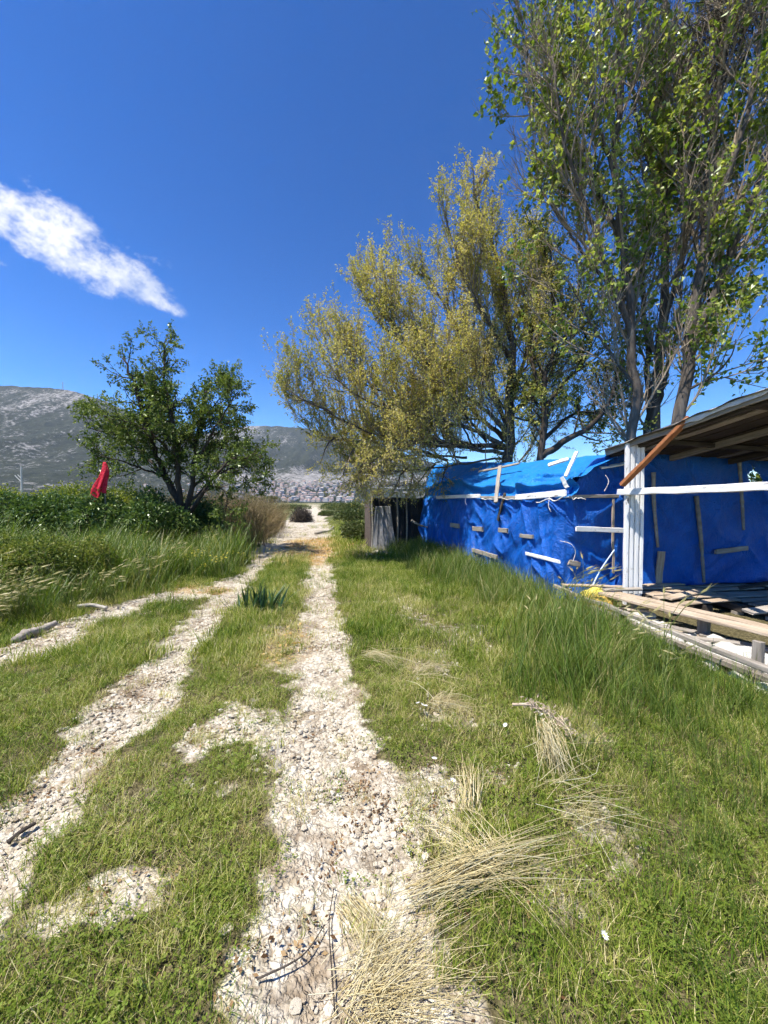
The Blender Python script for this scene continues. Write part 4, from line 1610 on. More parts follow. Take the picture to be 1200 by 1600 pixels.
T.limb([P(795, 640, D), P(820, 560, D + .3), P(840, 470, D + .5), P(830, 380, D + .6)], .065, .015, 24)
T.limb([P(795, 650, D), P(850, 600, D - .4), P(880, 540, D - .6), P(905, 470, D - .7)], .07, .018, 22)
T.limb([P(793, 690, D), P(760, 660, D + .9), P(700, 600, D + 1.6), P(660, 540, D + 2.2)], .08, .02, 22)
T.limb([P(793, 700, D), P(700, 690, D + 1.0), P(620, 680, D + 1.7), P(560, 640, D + 2.2)], .08, .02, 22)
T.limb([P(797, 560, D), P(760, 500, D - .5), P(720, 420, D - .6), P(695, 330, D - .5)], .06, .015, 22)
spec = [dict(num=4.4, len=1.6, ang=0.78, up=0.26, wob=0.10, n=8, r=.022, r1=.005, tmin=.14, leaf=16),
        dict(num=6.0, len=0.72, ang=0.62, up=0.16, wob=0.12, n=6, r=.009, r1=.003, tmin=.10, leaf=34),
        dict(num=6.0, len=0.34, ang=0.62, up=0.12, wob=0.16, n=4, r=.0032, r1=.0015, tmin=.1, leaf=46)]
for p, rad in list(T.limbs):
    T.branch(p, rad, 0, spec)
# inner boughs that fill the middle of the crown
inner = [((790, 660), (755, 600), (735, 540), -.9), ((790, 640), (745, 570), (700, 540), .9), ((780, 700), (730, 660), (690, 640), 1.2), ((785, 690), (745, 700), (700, 680), -.9),
         ((797, 600), (835, 560), (870, 520), -.6), ((797, 620), (830, 620), (870, 600), .8), ((796, 560), (770, 510), (750, 450), .8), ((797, 650), (850, 660), (900, 650), .5),
         ((760, 655), (700, 650), (650, 620), .6), ((720, 700), (670, 680), (630, 640), -.2), ((797, 530), (820, 470), (800, 420), -.5), ((740, 705), (720, 660), (690, 610), -.4)]
for a_, b_, c_, dd_ in inner:
    T.limb([P(*a_, D), P(*b_, D + dd_ * .6), P(*c_, D + dd_)], .035, .008, 16)
for p, rad in T.limbs[-len(inner):]:
    T.branch(p, rad, 0, spec)
# long upright whips
whip = [dict(num=3.0, len=1.7, ang=.85, up=.42, wob=.06, n=9, r=.014, r1=.004, tmin=.2, leaf=40), dict(num=3.5, len=.35, ang=.5, up=.2, wob=.12, n=4, r=.005, r1=.002, tmin=.1, leaf=45)]
for p, rad in list(T.limbs):
    T.branch(p, rad, 0, whip)
# hanging tangle over the pen
for (a, b) in ((P(600, 722, D - .3), P(560, 765, D - .5)), (P(640, 728, D - .2), P(615, 765, D)), (P(575, 715, D - .6), P(545, 770, D - .3)), (P(680, 725, D), P(650, 762, D + .3)), (P(620, 700, D + 1.5), P(590, 770, D + 1.2)), (P(560, 690, D - .8), P(535, 745, D - .9)), (P(525, 680, D - .6), P(500, 725, D - .8)), (P(650, 715, D + .6), P(640, 768, D + .8)), (P(700, 722, D - .1), P(690, 755, D + .2)), (P(590, 700, D + .2), P(570, 778, D + .5))):
    p, rad = T.limb([a, (np.array(a) + np.array(b)) / 2 + (0, -.1, .1), b], .03, .008, 10)
    sp2 = [dict(num=11, len=.85, ang=.9, up=-.03, wob=.16, n=6, r=.010, r1=.003, tmin=.1, leaf=32), dict(num=6, len=.34, ang=.7, up=0, wob=.2, n=4, r=.004, r1=.002, tmin=.1, leaf=45)]
    T.branch(p, rad, 0, sp2)
build_tree('willow_tree', 'wide yellowish young-leaved tree leaning over the blue shed and the track', T, GREYBARK, LEAF_CATKIN, .060, 150000, 3, TWIGBARK, .2,
           spread=.025, aspect=.5, upbias=.6, droop=.15)

# ---- dark-limbed tree right of it
T = Tree(22)
T.trunk_r = 0.075
D = 9.6
base = (P(845, 785, D).x, D, 0)
T.limb([base, P(846, 720, D), P(848, 660, D), P(850, 600, D), P(868, 520, D + .2), P(860, 430, D + .3), P(845, 370, D + .4)], .13, .02, 28)
T.limb([P(847, 712, D), P(880, 690, D - .1), P(920, 668, D - .2), P(950, 630, D - .4), P(965, 590, D - .4)], .10, .03, 20)
T.limb([P(849, 640, D), P(880, 600, D), P(915, 560, D + .3), P(935, 500, D + .5)], .06, .015, 20)
T.limb([P(849, 620, D), P(830, 560, D + .3), P(835, 500, D + .5), P(850, 440, D + .9)], .05, .015, 20)
T.limb([P(847, 690, D), P(890, 650, D + .6), P(940, 640, D + 1.2), P(985, 600, D + 1.6)], .06, .015, 20)
spec = [dict(num=4.2, len=1.2, ang=.8, up=.10, wob=.12, n=8, r=.022, r1=.006, tmin=.22, leaf=9),
        dict(num=5.4, len=.62, ang=.7, up=.06, wob=.15, n=6, r=.009, r1=.003, tmin=.15, leaf=22),
        dict(num=4.6, len=.3, ang=.7, up=.05, wob=.2, n=4, r=.004, r1=.002, tmin=.1, leaf=34)]
for p, rad in list(T.limbs):
    T.branch(p, rad, 0, spec)
build_tree('mulberry_tree', 'slim tree with nearly black limbs between the yellowish tree and the tall poplars', T, DARKBARK, LEAF_MID, .070, 26000, 4, DARKBARK, .22,
           spread=.03, aspect=.7, droop=.35)

# ---- tall poplars behind the porch
def poplar(name, label, seed, limbs, nleaf, D, spec, size=.108):
    T = Tree(seed)
    T.trunk_r = .1
    for pts, r0, r1 in limbs:
        T.limb(pts, r0, r1, 30)
    for p, rad in list(T.limbs):
        T.branch(p, rad, 0, spec)
    # loose tufts: leaves gather at some shoots only
    seats = np.concatenate(T.twig_pts)
    f = fbm(seats[:, 0] * 1.0 + 9, seats[:, 2] * 0.9 + seats[:, 1] * 1.1 + 4, 3, seed)
    seats = seats[f > 0.49]
    T.twig_pts = [seats]
    return build_tree(name, label, T, GREYBARK, LEAF_POPLAR, size, nleaf, seed + 5, TWIGBARK, .24, spread=.035, aspect=.8, droop=.55, upbias=.15, fold=.15)


spec_p = [dict(num=3.6, len=2.1, ang=.55, up=.10, wob=.07, n=9, r=.030, r1=.008, tmin=.16, leaf=4),
          dict(num=4.6, len=1.0, ang=.55, up=.08, wob=.09, n=7, r=.011, r1=.004, tmin=.12, leaf=12),
          dict(num=5.6, len=.5, ang=.6, up=.05, wob=.14, n=4, r=.005, r1=.0025, tmin=.1, leaf=20)]
D = 8.6
b1 = (P(991, 785, D).x, D, 0)
poplar('poplar_tree', 'leftmost tall poplar trunk rising just behind the white post', 51, [
    ([b1, P(991, 670, D), P(990, 560, D), P(984, 470, D), P(972, 370, D), P(962, 260, D + .1), P(968, 140, D + .2), P(975, 0, D + .3), P(980, -130, D + .4)], .125, .04),
    ([P(988, 520, D), P(955, 440, D - .2), P(925, 350, D - .3), P(905, 290, D - .4), P(880, 210, D - .5), P(862, 90, D - .5)], .07, .02),
    ([P(975, 390, D), P(935, 300, D + .4), P(880, 200, D + .6), P(835, 120, D + .7), P(812, 20, D + .8)], .06, .018),
    ([P(984, 470, D), P(930, 420, D + .3), P(880, 350, D + .5), P(835, 275, D + .6)], .05, .015),
    ([P(962, 270, D), P(925, 170, D - .2), P(905, 60, D - .2), P(895, -60, D - .2)], .05, .02),
    ([P(990, 600, D), P(950, 545, D - .3), P(920, 500, D - .4), P(890, 440, D - .5)], .04, .012),
], 8800, D, spec_p)
D = 9.1
b2 = (P(1024, 785, D).x, D, 0)
poplar('poplar_tree', 'twin-stemmed tall poplar, second trunk from the white post', 52, [
    ([b2, P(1024, 670, D), P(1028, 580, D), P(1034, 500, D), P(1040, 400, D), P(1036, 280, D), P(1030, 150, D + .1), P(1040, 0, D + .2), P(1050, -140, D + .3)], .13, .04),
    ([P(1012, 740, D + .3), P(1013, 640, D + .3), P(1012, 560, D + .4), P(1005, 470, D + .5), P(1010, 350, D + .6), P(1020, 240, D + .7), P(1010, 90, D + .8)], .085, .03),
    ([P(1034, 510, D), P(1060, 430, D - .3), P(1075, 330, D - .4), P(1085, 220, D - .4), P(1075, 90, D - .4)], .06, .02),
    ([P(1026, 640, D), P(1043, 580, D - .1), P(1060, 500, D - .2), P(1065, 420, D - .2)], .055, .02),
    ([P(1036, 300, D), P(1000, 200, D + .4), P(985, 90, D + .6), P(990, -50, D + .8)], .05, .02),
], 6200, D, spec_p)
D = 8.3
b3 = (P(1052, 785, D).x, D, 0)
poplar('poplar_tree', 'thickest poplar trunk leaning right above the plank roof of the porch', 53, [
    ([b3, P(1056, 690, D), P(1066, 620, D), P(1082, 540, D), P(1094, 450, D), P(1104, 340, D), P(1112, 220, D), P(1124, 100, D), P(1130, 0, D + .1), P(1140, -150, D + .2)], .155, .05),
    ([P(1082, 540, D), P(1112, 470, D - .2), P(1140, 400, D - .3), P(1170, 320, D - .3), P(1200, 250, D - .3), P(1240, 150, D - .4)], .085, .03),
    ([P(1110, 470, D - .2), P(1160, 360, D + .3), P(1195, 260, D + .4), P(1215, 130, D + .5)], .06, .02),
    ([P(1104, 350, D), P(1150, 240, D - .4), P(1180, 120, D - .5), P(1195, 0, D - .5)], .06, .02),
    ([P(1068, 612, D), P(1110, 590, D - .3), P(1140, 560, D - .4), P(1150, 530, D - .4)], .035, .008),
    ([P(1098, 430, D), P(1075, 330, D + .5), P(1060, 210, D + .7), P(1065, 80, D + .9)], .05, .02),
    ([P(1140, 400, D - .3), P(1195, 400, D - .4), P(1240, 370, D - .5)], .04, .015),
], 8800, D, spec_p)
# twiggy nest-like burr in the third poplar's top
def burr(c, rad, n, seed, parent):
    g = np.random.default_rng(seed)
    ps, rs = [], []
    for _ in range(n):
        d = unit(g.normal(0, 1, 3) + np.array((0, 0, .5)))
        s = np.array(c) + g.normal(0, rad * .35, 3)
        q = [s, s + d * rad * g.uniform(.3, .7), s + unit(d + g.normal(0, .5, 3)) * rad * g.uniform(.6, 1.3)]
        ps.append(resample(q, 4))
        rs.append(np.linspace(.008, .003, 4))
    V, F = tubes(np.array(ps) - np.array(parent.location), rs, 3)
    o = link('twig_burr', mesh_np('burr', V, [F], False, None, [GREYBARK]), parent)
    o['kind'] = 'stuff'


pop3 = [o for o in bpy.data.objects if o.name.startswith('poplar_tree')][-1]
burr(P(1135, 45, 8.3), .75, 420, 5, pop3)
burr(P(1120, 120, 8.3), .45, 160, 6, pop3)

# ---- the lone tree on the left
T = Tree(31)
T.trunk_r = .09
D = 11.6
base = P(288, 860, D)
base.z = 0.0
T.limb([base, P(287, 825, D), P(283, 790, D), P(270, 765, D), P(252, 730, D), P(238, 690, D - .3), P(222, 640, D - .5), P(205, 590, D - .6), P(192, 560, D - .6)], .15, .025, 28)
T.limb([P(286, 808, D), P(280, 770, D - .1), P(276, 720, D - .2), P(270, 660, D - .2), P(258, 600, D), P(254, 535, D)], .10, .02, 26)
T.limb([P(287, 805, D), P(298, 770, D), P(304, 720, D + .1), P(312, 660, D + .2), P(322, 610, D + .2)], .10, .02, 24)
T.limb([P(288, 812, D), P(308, 785, D - .3), P(335, 745, D - .5), P(365, 715, D - .7), P(395, 720, D - .8)], .085, .015, 24)
T.limb([P(266, 757, D), P(225, 710, D + .3), P(180, 680, D + .5), P(135, 668, D + .6)], .06, .015, 22)
T.limb([P(276, 720, D), P(240, 680, D - .9), P(200, 660, D - 1.3), P(165, 655, D - 1.5)], .05, .012, 20)
T.limb([P(304, 730, D), P(335, 670, D - .3), P(360, 630, D - .4), P(372, 612, D - .5)], .05, .012, 20)
T.limb([P(302, 760, D), P(330, 730, D + .8), P(350, 690, D + 1.3), P(370, 670, D + 1.6)], .05, .012, 20)
T.limb([P(280, 750, D), P(270, 690, D + .8), P(250, 640, D + 1.3), P(235, 600, D + 1.5)], .05, .012, 20)
T.limb([P(300, 780, D), P(345, 740, D + .3), P(375, 730, D + .5), P(398, 745, D + .6)], .05, .01, 20)
T.limb([P(262, 745, D), P(230, 735, D - .6), P(190, 720, D - 1.0), P(150, 712, D - 1.2)], .04, .01, 20)
T.limb([P(300, 700, D), P(330, 640, D + .5), P(352, 615, D + .6), P(365, 608, D + .6)], .04, .01, 20)
T.limb([P(320, 765, D - .4), P(340, 760, D - .6), P(355, 775, D - .7), P(352, 800, D - .7)], .03, .008, 14)
spec = [dict(num=6.2, len=1.05, ang=.85, up=.08, wob=.12, n=8, r=.022, r1=.006, tmin=.28, leaf=7),
        dict(num=6.0, len=.55, ang=.7, up=.04, wob=.15, n=6, r=.008, r1=.003, tmin=.12, leaf=34),
        dict(num=4.8, len=.26, ang=.7, up=.03, wob=.2, n=4, r=.004, r1=.002, tmin=.1, leaf=36)]
for p, rad in list(T.limbs):
    T.branch(p, rad, 0, spec)
build_tree('plum_tree', 'lone dark green tree with forked trunk on the left verge', T, DARKBARK, LEAF_DARK, .078, 130000, 6, DARKBARK, .22, spread=.03, aspect=.6, droop=.25)

# ================================================================== shrubs and hedge
def leaf_mass(name, root, centres, n, size, leafm, seed, stem_mat, spread=1.0, tint0=.5, aspect=.5, upb=.5, dens=1.0):
    """foliage of a shrub: leaves packed towards the outside of overlapping clumps, with stems inside"""
    g = np.random.default_rng(seed)
    org = np.array(root.location)
    vol = np.array([c[3] * c[4] * c[5] for c in centres]) ** .67
    pick = g.choice(len(centres), n, p=vol / vol.sum())
    cs = np.array(centres)[pick]
    d = g.normal(0, 1, (n, 3))
    d /= np.linalg.norm(d, axis=1)[:, None]
    d[:, 2] = np.abs(d[:, 2]) * 1.0 - .15
    rad = g.uniform(.45, 1.08, n)[:, None] ** .6
    lump = (0.75 + 0.5 * fbm(d[:, 0] * 3 + pick * 3.3, d[:, 2] * 3 + d[:, 1] * 2, 3, seed))[:, None]
    pos = cs[:, :3] + d * cs[:, 3:6] * rad * lump
    pos[:, 2] = np.maximum(pos[:, 2], .03)
    V, F = leaves(np.concatenate([pos, d], 1), size, g, .03, upb, aspect, .2, .1, .7)
    tint = np.clip(tint0 + g.normal(0, .2, n) + (fbm(pos[:, 0] * 1.5, pos[:, 2] * 1.5 + pos[:, 1], 2, seed) - .5) * .7, 0, 1)
    o = link('foliage', mesh_np('foliage', V - org, [F], False, {'tint': ('FLOAT', 'POINT', np.repeat(tint, 4))}, [leafm]), root)
    o['kind'] = 'stuff'
    ps, rs = [], []
    for c in centres:
        for _ in range(int(7 * dens)):
            b = np.array((c[0] + g.normal(0, c[3] * .3), c[1] + g.normal(0, c[4] * .3), max(0, c[2] - c[5]) * .0 - .02))
            t_ = np.array((c[0] + g.normal(0, c[3] * .5), c[1] + g.normal(0, c[4] * .5), c[2] + c[5] * g.uniform(.3, .85)))
            m_ = (b + t_) / 2 + g.normal(0, .08, 3)
            ps.append(resample([b, m_, t_], 5))
            rs.append(np.linspace(.014, .004, 5))
    V, F = tubes(np.array(ps) - org, rs, 4)
    o = link('stems', mesh_np('stems', V, [F], False, None, [stem_mat]), root)
    o['kind'] = 'stuff'
    return root


LEAF_HEDGE = leaf_mat('glossy_hedge_leaf', [(0.0, (0.026, 0.055, 0.012)), (0.5, (0.07, 0.125, 0.026)), (0.85, (0.15, 0.21, 0.045)), (1.0, (0.26, 0.30, 0.09))], trans=0.28, gloss=0.16, rough=.42)
LEAF_YHEDGE = leaf_mat('yellow_green_leaf', [(0.0, (0.06, 0.10, 0.016)), (0.5, (0.15, 0.19, 0.03)), (1.0, (0.33, 0.34, 0.05))], trans=0.35, gloss=0.08)
STEM_G = plain_mat('green_stem', (0.06, 0.08, 0.025), (0.11, 0.12, 0.05), 9)
g = np.random.default_rng(77)


def clumps(x0, x1, y0, y1, z, n, r, rz):
    out = []
    for k in range(n):
        t = (k + g.random()) / n
        out.append((x0 + (x1 - x0) * t, y0 + (y1 - y0) * g.random(), z * g.uniform(.6, 1.2), r * g.uniform(.75, 1.25), r * g.uniform(.7, 1.2), rz * g.uniform(.8, 1.2)))
    return out


h1 = thing('hedge', 'thick dark glossy hedge on the left below the red cloth', 'hedge', (-8, 10.3, 0))
leaf_mass('hedge', h1, clumps(-12.5, -5.9, 9.9, 11.1, .92, 24, .66, .80), 38000, .10, LEAF_HEDGE, 81, STEM_G)
h2 = thing('shrub', 'dark shrub behind the lone tree trunk, right end of the hedge', 'shrub', (-6, 11.6, 0))
leaf_mass('shrub', h2, clumps(-6.9, -5.7, 11.7, 12.7, .95, 6, .62, .80), 9000, .10, LEAF_HEDGE, 82, STEM_G, tint0=.35)
h3 = thing('flowering_shrub', 'yellow-green flowering bushes standing above the dark hedge', 'shrub', (-9, 12, 0))
leaf_mass('shrub', h3, clumps(-13.5, -7.6, 11.6, 12.8, 1.35, 14, .75, .85), 15000, .085, LEAF_YHEDGE, 83, STEM_G, tint0=.6)

h4 = thing('shrub', 'green shrub seen through the tear in the tarpaulin behind the shed', 'shrub', (9.6, 9.2, 0))
leaf_mass('shrub', h4, clumps(8.6, 11.5, 8.6, 10.2, 1.5, 8, 1.0, 1.3), 7000, .11, LEAF_YHEDGE, 84, STEM_G, tint0=.5)

h5 = thing('weed_clump', 'leafy yellow-green weed clump at the left edge above the log', 'weeds', (-6.0, 6.4, 0))
leaf_mass('weeds', h5, clumps(-7.4, -5.0, 5.5, 7.0, .55, 10, .5, .5), 14000, .06, leaf_mat('weed_leaf', [(0.0, (0.05, 0.085, 0.016)), (0.5, (0.12, 0.155, 0.03)), (1.0, (0.28, 0.28, 0.08))], trans=.35, gloss=.05), 85, STEM_G, tint0=.5)

# ================================================================== grass, weeds, straw
def blade_strip(mb, base, d, lean, h, w, g, mi=0, bend=.5, segs=3):
    """one grass blade: a tapering strip that arcs over"""
    sd_ = np.array((-d[1], d[0], 0.0))
    V = []
    for i in range(segs + 1):
        t = i / segs
        c = base + np.array((d[0] * lean * t ** 1.8, d[1] * lean * t ** 1.8, h * (t - bend * .35 * t * t)))
        ww = w * (1 - t) ** .7 * .5
        if i < segs:
            V += [c - sd_ * ww, c + sd_ * ww]
        else:
            V.append(c)
    F4 = [(2 * i, 2 * i + 1, 2 * i + 3, 2 * i + 2) for i in range(segs - 1)]
    if F4:
        b = len(V)
        mb.add(V, F4, mi)
        mb.F.setdefault(3, []).append(np.array([[b - 3, b - 2, b - 1]]) + mb.n - b)
        mb.M.setdefault(3, []).append(np.array([mi]))
    else:
        mb.add(V, [(0, 1, 2)], mi)


def tuft(name, seed, n, h, w, spread, lean, mats, bend=.5, segs=3, wind=0.0):
    g = np.random.default_rng(seed)
    mb = MB()
    for _ in range(n):
        a = g.uniform(0, 2 * math.pi)
        d = np.array((math.cos(a) + wind, math.sin(a)))
        d /= np.linalg.norm(d) + 1e-6
        r_ = spread * math.sqrt(g.random())
        b = np.array((r_ * math.cos(g.uniform(0, 6.28)), r_ * math.sin(g.uniform(0, 6.28)), -.005))
        hh = h * g.uniform(.45, 1.15)
        blade_strip(mb, b, d, hh * lean * g.uniform(.2, 1.3), hh, w * g.uniform(.7, 1.3), g, 0, bend, segs)
    me = mb.mesh(name, mats)
    blade_tint(me, 2 * segs + 1, g)
    return me


def blade_tint(me, per, g, sd=.24):
    """each blade its own shade of green or straw"""
    n = len(me.vertices)
    k = -(-n // per)
    v = g.normal(0, sd, k) + .45 * (g.random(k) < .07)
    a = me.attributes.new('bt', 'FLOAT', 'POINT')
    a.data.foreach_set('value', np.repeat(v, per)[:n].astype(np.float32))


def clover(name, seed, n, h, spread, lf, mats):
    """low broad-leaved weed: little leaflets on thin stalks"""
    g = np.random.default_rng(seed)
    mb = MB()
    for _ in range(n):
        r_ = spread * math.sqrt(g.random())
        a = g.uniform(0, 6.28)
        c = np.array((r_ * math.cos(a), r_ * math.sin(a), h * g.uniform(.3, 1.1)))
        for k in range(3):
            t = a + k * 2.1 + g.normal(0, .3)
            d = np.array((math.cos(t), math.sin(t), g.normal(.1, .35)))
            s = np.array((-math.sin(t), math.cos(t), g.normal(0, .3)))
            L_ = lf * g.uniform(.7, 1.3)
            mb.add([c, c + d * L_ * .6 + s * L_ * .36, c + d * L_, c + d * L_ * .6 - s * L_ * .36], [(0, 1, 2, 3)], 0)
        b = np.array((c[0] * .6, c[1] * .6, -.005))
        q = np.array((.0015, 0, 0))
        mb.add([b - q, b + q, c], [(0, 1, 2)], 0)
    return mb.mesh(name, mats)


def foxtail(name, seed, n, h, mats):
    """wild barley: leaning stalks with a bristly pale head each, blades at the foot"""
    g = np.random.default_rng(seed)
    mb = MB()
    for _ in range(n):
        r_ = .07 * math.sqrt(g.random())
        a = g.uniform(0, 6.28)
        b = np.array((r_ * math.cos(a), r_ * math.sin(a), -.01))
        hh = h * g.uniform(.7, 1.15)
        ln = hh * g.uniform(.25, .6)
        az = g.normal(0.0, .5)
        d = np.array((math.cos(az), math.sin(az), 0))
        t = np.linspace(0, 1, 6)
        path = b + d * (ln * t ** 2)[:, None] + np.array((0, 0, 1)) * (hh * (t - .25 * t * t))[:, None]
        V, F = tubes([path], [np.full(6, .0016)], 3)
        mb.add(V, F, 0)
        hd = unit(path[-1] - path[-2] + np.array((0, 0, -.03)))
        s = path[-1]
        L_ = g.uniform(.05, .08)
        tt = np.linspace(0, 1, 5)
        V, F = tubes([s + hd * (L_ * tt)[:, None]], [np.array((.002, .006, .007, .005, .001))], 4)
        mb.add(V, F, 1)
        for _k in range(9):
            aw = unit(hd * 1.0 + g.normal(0, .28, 3))
            o_ = s + hd * L_ * g.uniform(.1, .95)
            q = unit(np.cross(aw, g.normal(0, 1, 3))) * .0012
            mb.add([o_ - q, o_ + q, o_ + aw * L_ * g.uniform(.6, 1.0)], [(0, 1, 2)], 1)
    for _ in range(n * 3):
        a = g.uniform(0, 6.28)
        d = np.array((math.cos(a) + .4, math.sin(a)))
        d /= np.linalg.norm(d)
        b = np.array((.07 * g.normal(), .07 * g.normal(), -.01))
        hh = h * g.uniform(.35, .8)
        blade_strip(mb, b, d, hh * g.uniform(.2, .9), hh, .006, g, 0, .6, 3)
    return mb.mesh(name, mats)


def dry_weed(name, seed, n, h, mats, branch=5):
    g = np.random.default_rng(seed)
    mb = MB()
    for _ in range(n):
        a = g.uniform(0, 6.28)
        b = np.array((.12 * g.normal(), .12 * g.normal(), -.02))
        d = np.array((math.cos(a), math.sin(a), 0)) * g.uniform(.1, .6)
        hh = h * g.uniform(.5, 1.1)
        t = np.linspace(0, 1, 5)
        p = b + d * hh * (t ** 1.6)[:, None] + np.array((0, 0, hh)) * t[:, None]
        mb.add(*tubes([p], [np.linspace(.005, .002, 5)], 3), 0)
        for _k in range(branch):
            i = g.integers(1, 5)
            dd = unit(g.normal(0, .5, 3) + np.array((d[0], d[1], .9)))
            e = p[i] + dd * hh * g.uniform(.15, .4)
            mb.add(*tubes([[p[i], (p[i] + e) / 2 + g.normal(0, .01, 3), e]], [np.array((.0025, .002, .0012))], 3), 0)
            for _j in range(4):
                c = p[i] + (e - p[i]) * g.uniform(.3, 1)
                q = unit(g.normal(0, 1, 3)) * .022
                q2 = unit(np.cross(q, g.normal(0, 1, 3))) * .008
                mb.add([c - q2, c + q2, c + q], [(0, 1, 2)], 1)
    return mb.mesh(name, mats)


PROTO = {}


def scatter(name, protos, pts, rot, scl, tint, label, seed=0):
    """stuff: prototypes stood at the given points by geometry nodes"""
    g = np.random.default_rng(seed)
    key = tuple(m.name for m in protos)
    if key not in PROTO:
        c = bpy.data.collections.new('source_' + name)
        for i, m in enumerate(protos):
            o = bpy.data.objects.new('%s_source_%02d' % (name, i), m)
            c.objects.link(o)
        PROTO[key] = c
    coll = PROTO[key]
    n = len(pts)
    me = mesh_np(name, pts, [], False, {'rot': ('FLOAT_VECTOR', 'POINT', np.asarray(rot, np.float32)), 'scl': ('FLOAT', 'POINT', np.asarray(scl, np.float32)),
                                       'tint': ('FLOAT', 'POINT', np.asarray(tint, np.float32)), 'pid': ('INT', 'POINT', g.integers(0, len(protos), n).astype(np.int32))})
    o = link(name, me)
    tag(o, label, None, None, 'stuff')
    ng = bpy.data.node_groups.new('stand_' + name, 'GeometryNodeTree')
    ng.interface.new_socket('Geometry', in_out='INPUT', socket_type='NodeSocketGeometry')
    ng.interface.new_socket('Geometry', in_out='OUTPUT', socket_type='NodeSocketGeometry')
    N = ng.nodes.new
    gi, go = N('NodeGroupInput'), N('NodeGroupOutput')
    ci = N('GeometryNodeCollectionInfo')
    ci.inputs['Collection'].default_value = coll
    ci.inputs['Separate Children'].default_value = True
    ci.inputs['Reset Children'].default_value = True
    iop = N('GeometryNodeInstanceOnPoints')
    iop.inputs['Pick Instance'].default_value = True

    def na(nm, typ):
        x = N('GeometryNodeInputNamedAttribute')
        x.data_type = typ
        x.inputs['Name'].default_value = nm
        return x.outputs['Attribute']
    l = ng.links.new
    l(gi.outputs[0], iop.inputs['Points'])
    l(ci.outputs[0], iop.inputs['Instance'])
    l(na('pid', 'INT'), iop.inputs['Instance Index'])
    l(na('rot', 'FLOAT_VECTOR'), iop.inputs['Rotation'])
    l(na('scl', 'FLOAT'), iop.inputs['Scale'])
    l(iop.outputs[0], go.inputs[0])
    md = o.modifiers.new('stand', 'NODES')
    md.node_group = ng
    return o


GRASS = leaf_mat('meadow_grass_blade', [(0.0, (0.060, 0.115, 0.010)), (0.35, (0.150, 0.215, 0.022)), (0.65, (0.27, 0.305, 0.05)), (0.87, (0.43, 0.39, 0.13)), (1.0, (0.60, 0.52, 0.28))], 'INSTANCER', trans=0.35, gloss=0.03, rough=.55)
TALLG = leaf_mat('tall_grass_blade', [(0.0, (0.055, 0.10, 0.014)), (0.5, (0.135, 0.205, 0.028)), (0.85, (0.20, 0.22, 0.055)), (1.0, (0.42, 0.36, 0.16))], 'INSTANCER', trans=0.38, gloss=0.06, rough=.5)
CLOVER = leaf_mat('low_weed_leaf', [(0.0, (0.08, 0.115, 0.014)), (0.5, (0.16, 0.22, 0.03)), (1.0, (0.27, 0.28, 0.07))], 'INSTANCER', trans=0.35, gloss=0.02, rough=.6)
DRYG = leaf_mat('dry_grass_stalk', [(0.0, (0.26, 0.19, 0.08)), (0.5, (0.46, 0.36, 0.17)), (1.0, (0.62, 0.52, 0.29))], 'INSTANCER', trans=0.25, gloss=0.05)
BARLEY_HEAD = leaf_mat('barley_head', [(0.0, (0.22, 0.22, 0.08)), (0.5, (0.38, 0.34, 0.15)), (1.0, (0.56, 0.48, 0.27))], 'INSTANCER', trans=0.3, gloss=0.1)
BARLEY_STALK = leaf_mat('barley_stalk', [(0.0, (0.06, 0.10, 0.02)), (0.5, (0.13, 0.16, 0.04)), (1.0, (0.27, 0.25, 0.09))], 'INSTANCER', trans=0.3, gloss=0.05)
DRYWEED = leaf_mat('dry_weed_stem', [(0.0, (0.16, 0.115, 0.06)), (0.5, (0.28, 0.21, 0.115)), (1.0, (0.42, 0.33, 0.20))], 'INSTANCER', trans=0.15, gloss=0.03)
DRYWEED_L = leaf_mat('dry_weed_leaf', [(0.0, (0.11, 0.11, 0.035)), (0.5, (0.24, 0.20, 0.085)), (1.0, (0.40, 0.30, 0.16))], 'INSTANCER', trans=0.3, gloss=0.03)


def field(n, x0, x1, y0, y1, dens, seed, ymin=.85):
    """random points kept with probability dens(x,y)"""
    g = np.random.default_rng(seed)
    x = g.uniform(x0, x1, n)
    y = g.uniform(y0, y1, n)
    # only ground the photograph could show, with a margin for a step aside
    ok = (np.abs(x) < 1.25 * y + 1.2)
    x, y = x[ok], y[ok]
    k = g.random(len(x)) < dens(x, y)
    return x[k], y[k]


def stand(x, y, g, s0, s1, tilt=.15, sink=.0):
    n = len(x)
    pts = np.stack([x, y, gz(x, y) - sink], 1)
    rot = np.stack([g.normal(0, tilt, n), g.normal(0, tilt, n), g.uniform(0, 6.283, n)], 1)
    return pts, rot, g.uniform(s0, s1, n)


def shed_d(x, y):
    """signed distance in front of the shed's long wall (positive on the lane side)"""
    return (x - C0.x) * NS.x + (y - C0.y) * NS.y


def inside_shed(x, y):
    e = -(shed_d(x, y))
    s = (x - C0.x) * SD.x + (y - C0.y) * SD.y
    return (e > -.03) & (s > -.05) & (s < SL + .2)


def under_porch(x, y):
    return (x > 2.60 + .12 * (5.5 - y) + .25 * (fbm(x * 3, y * 3, 2, 777) - .5)) & (y > 2.2) & (y < 6.2)


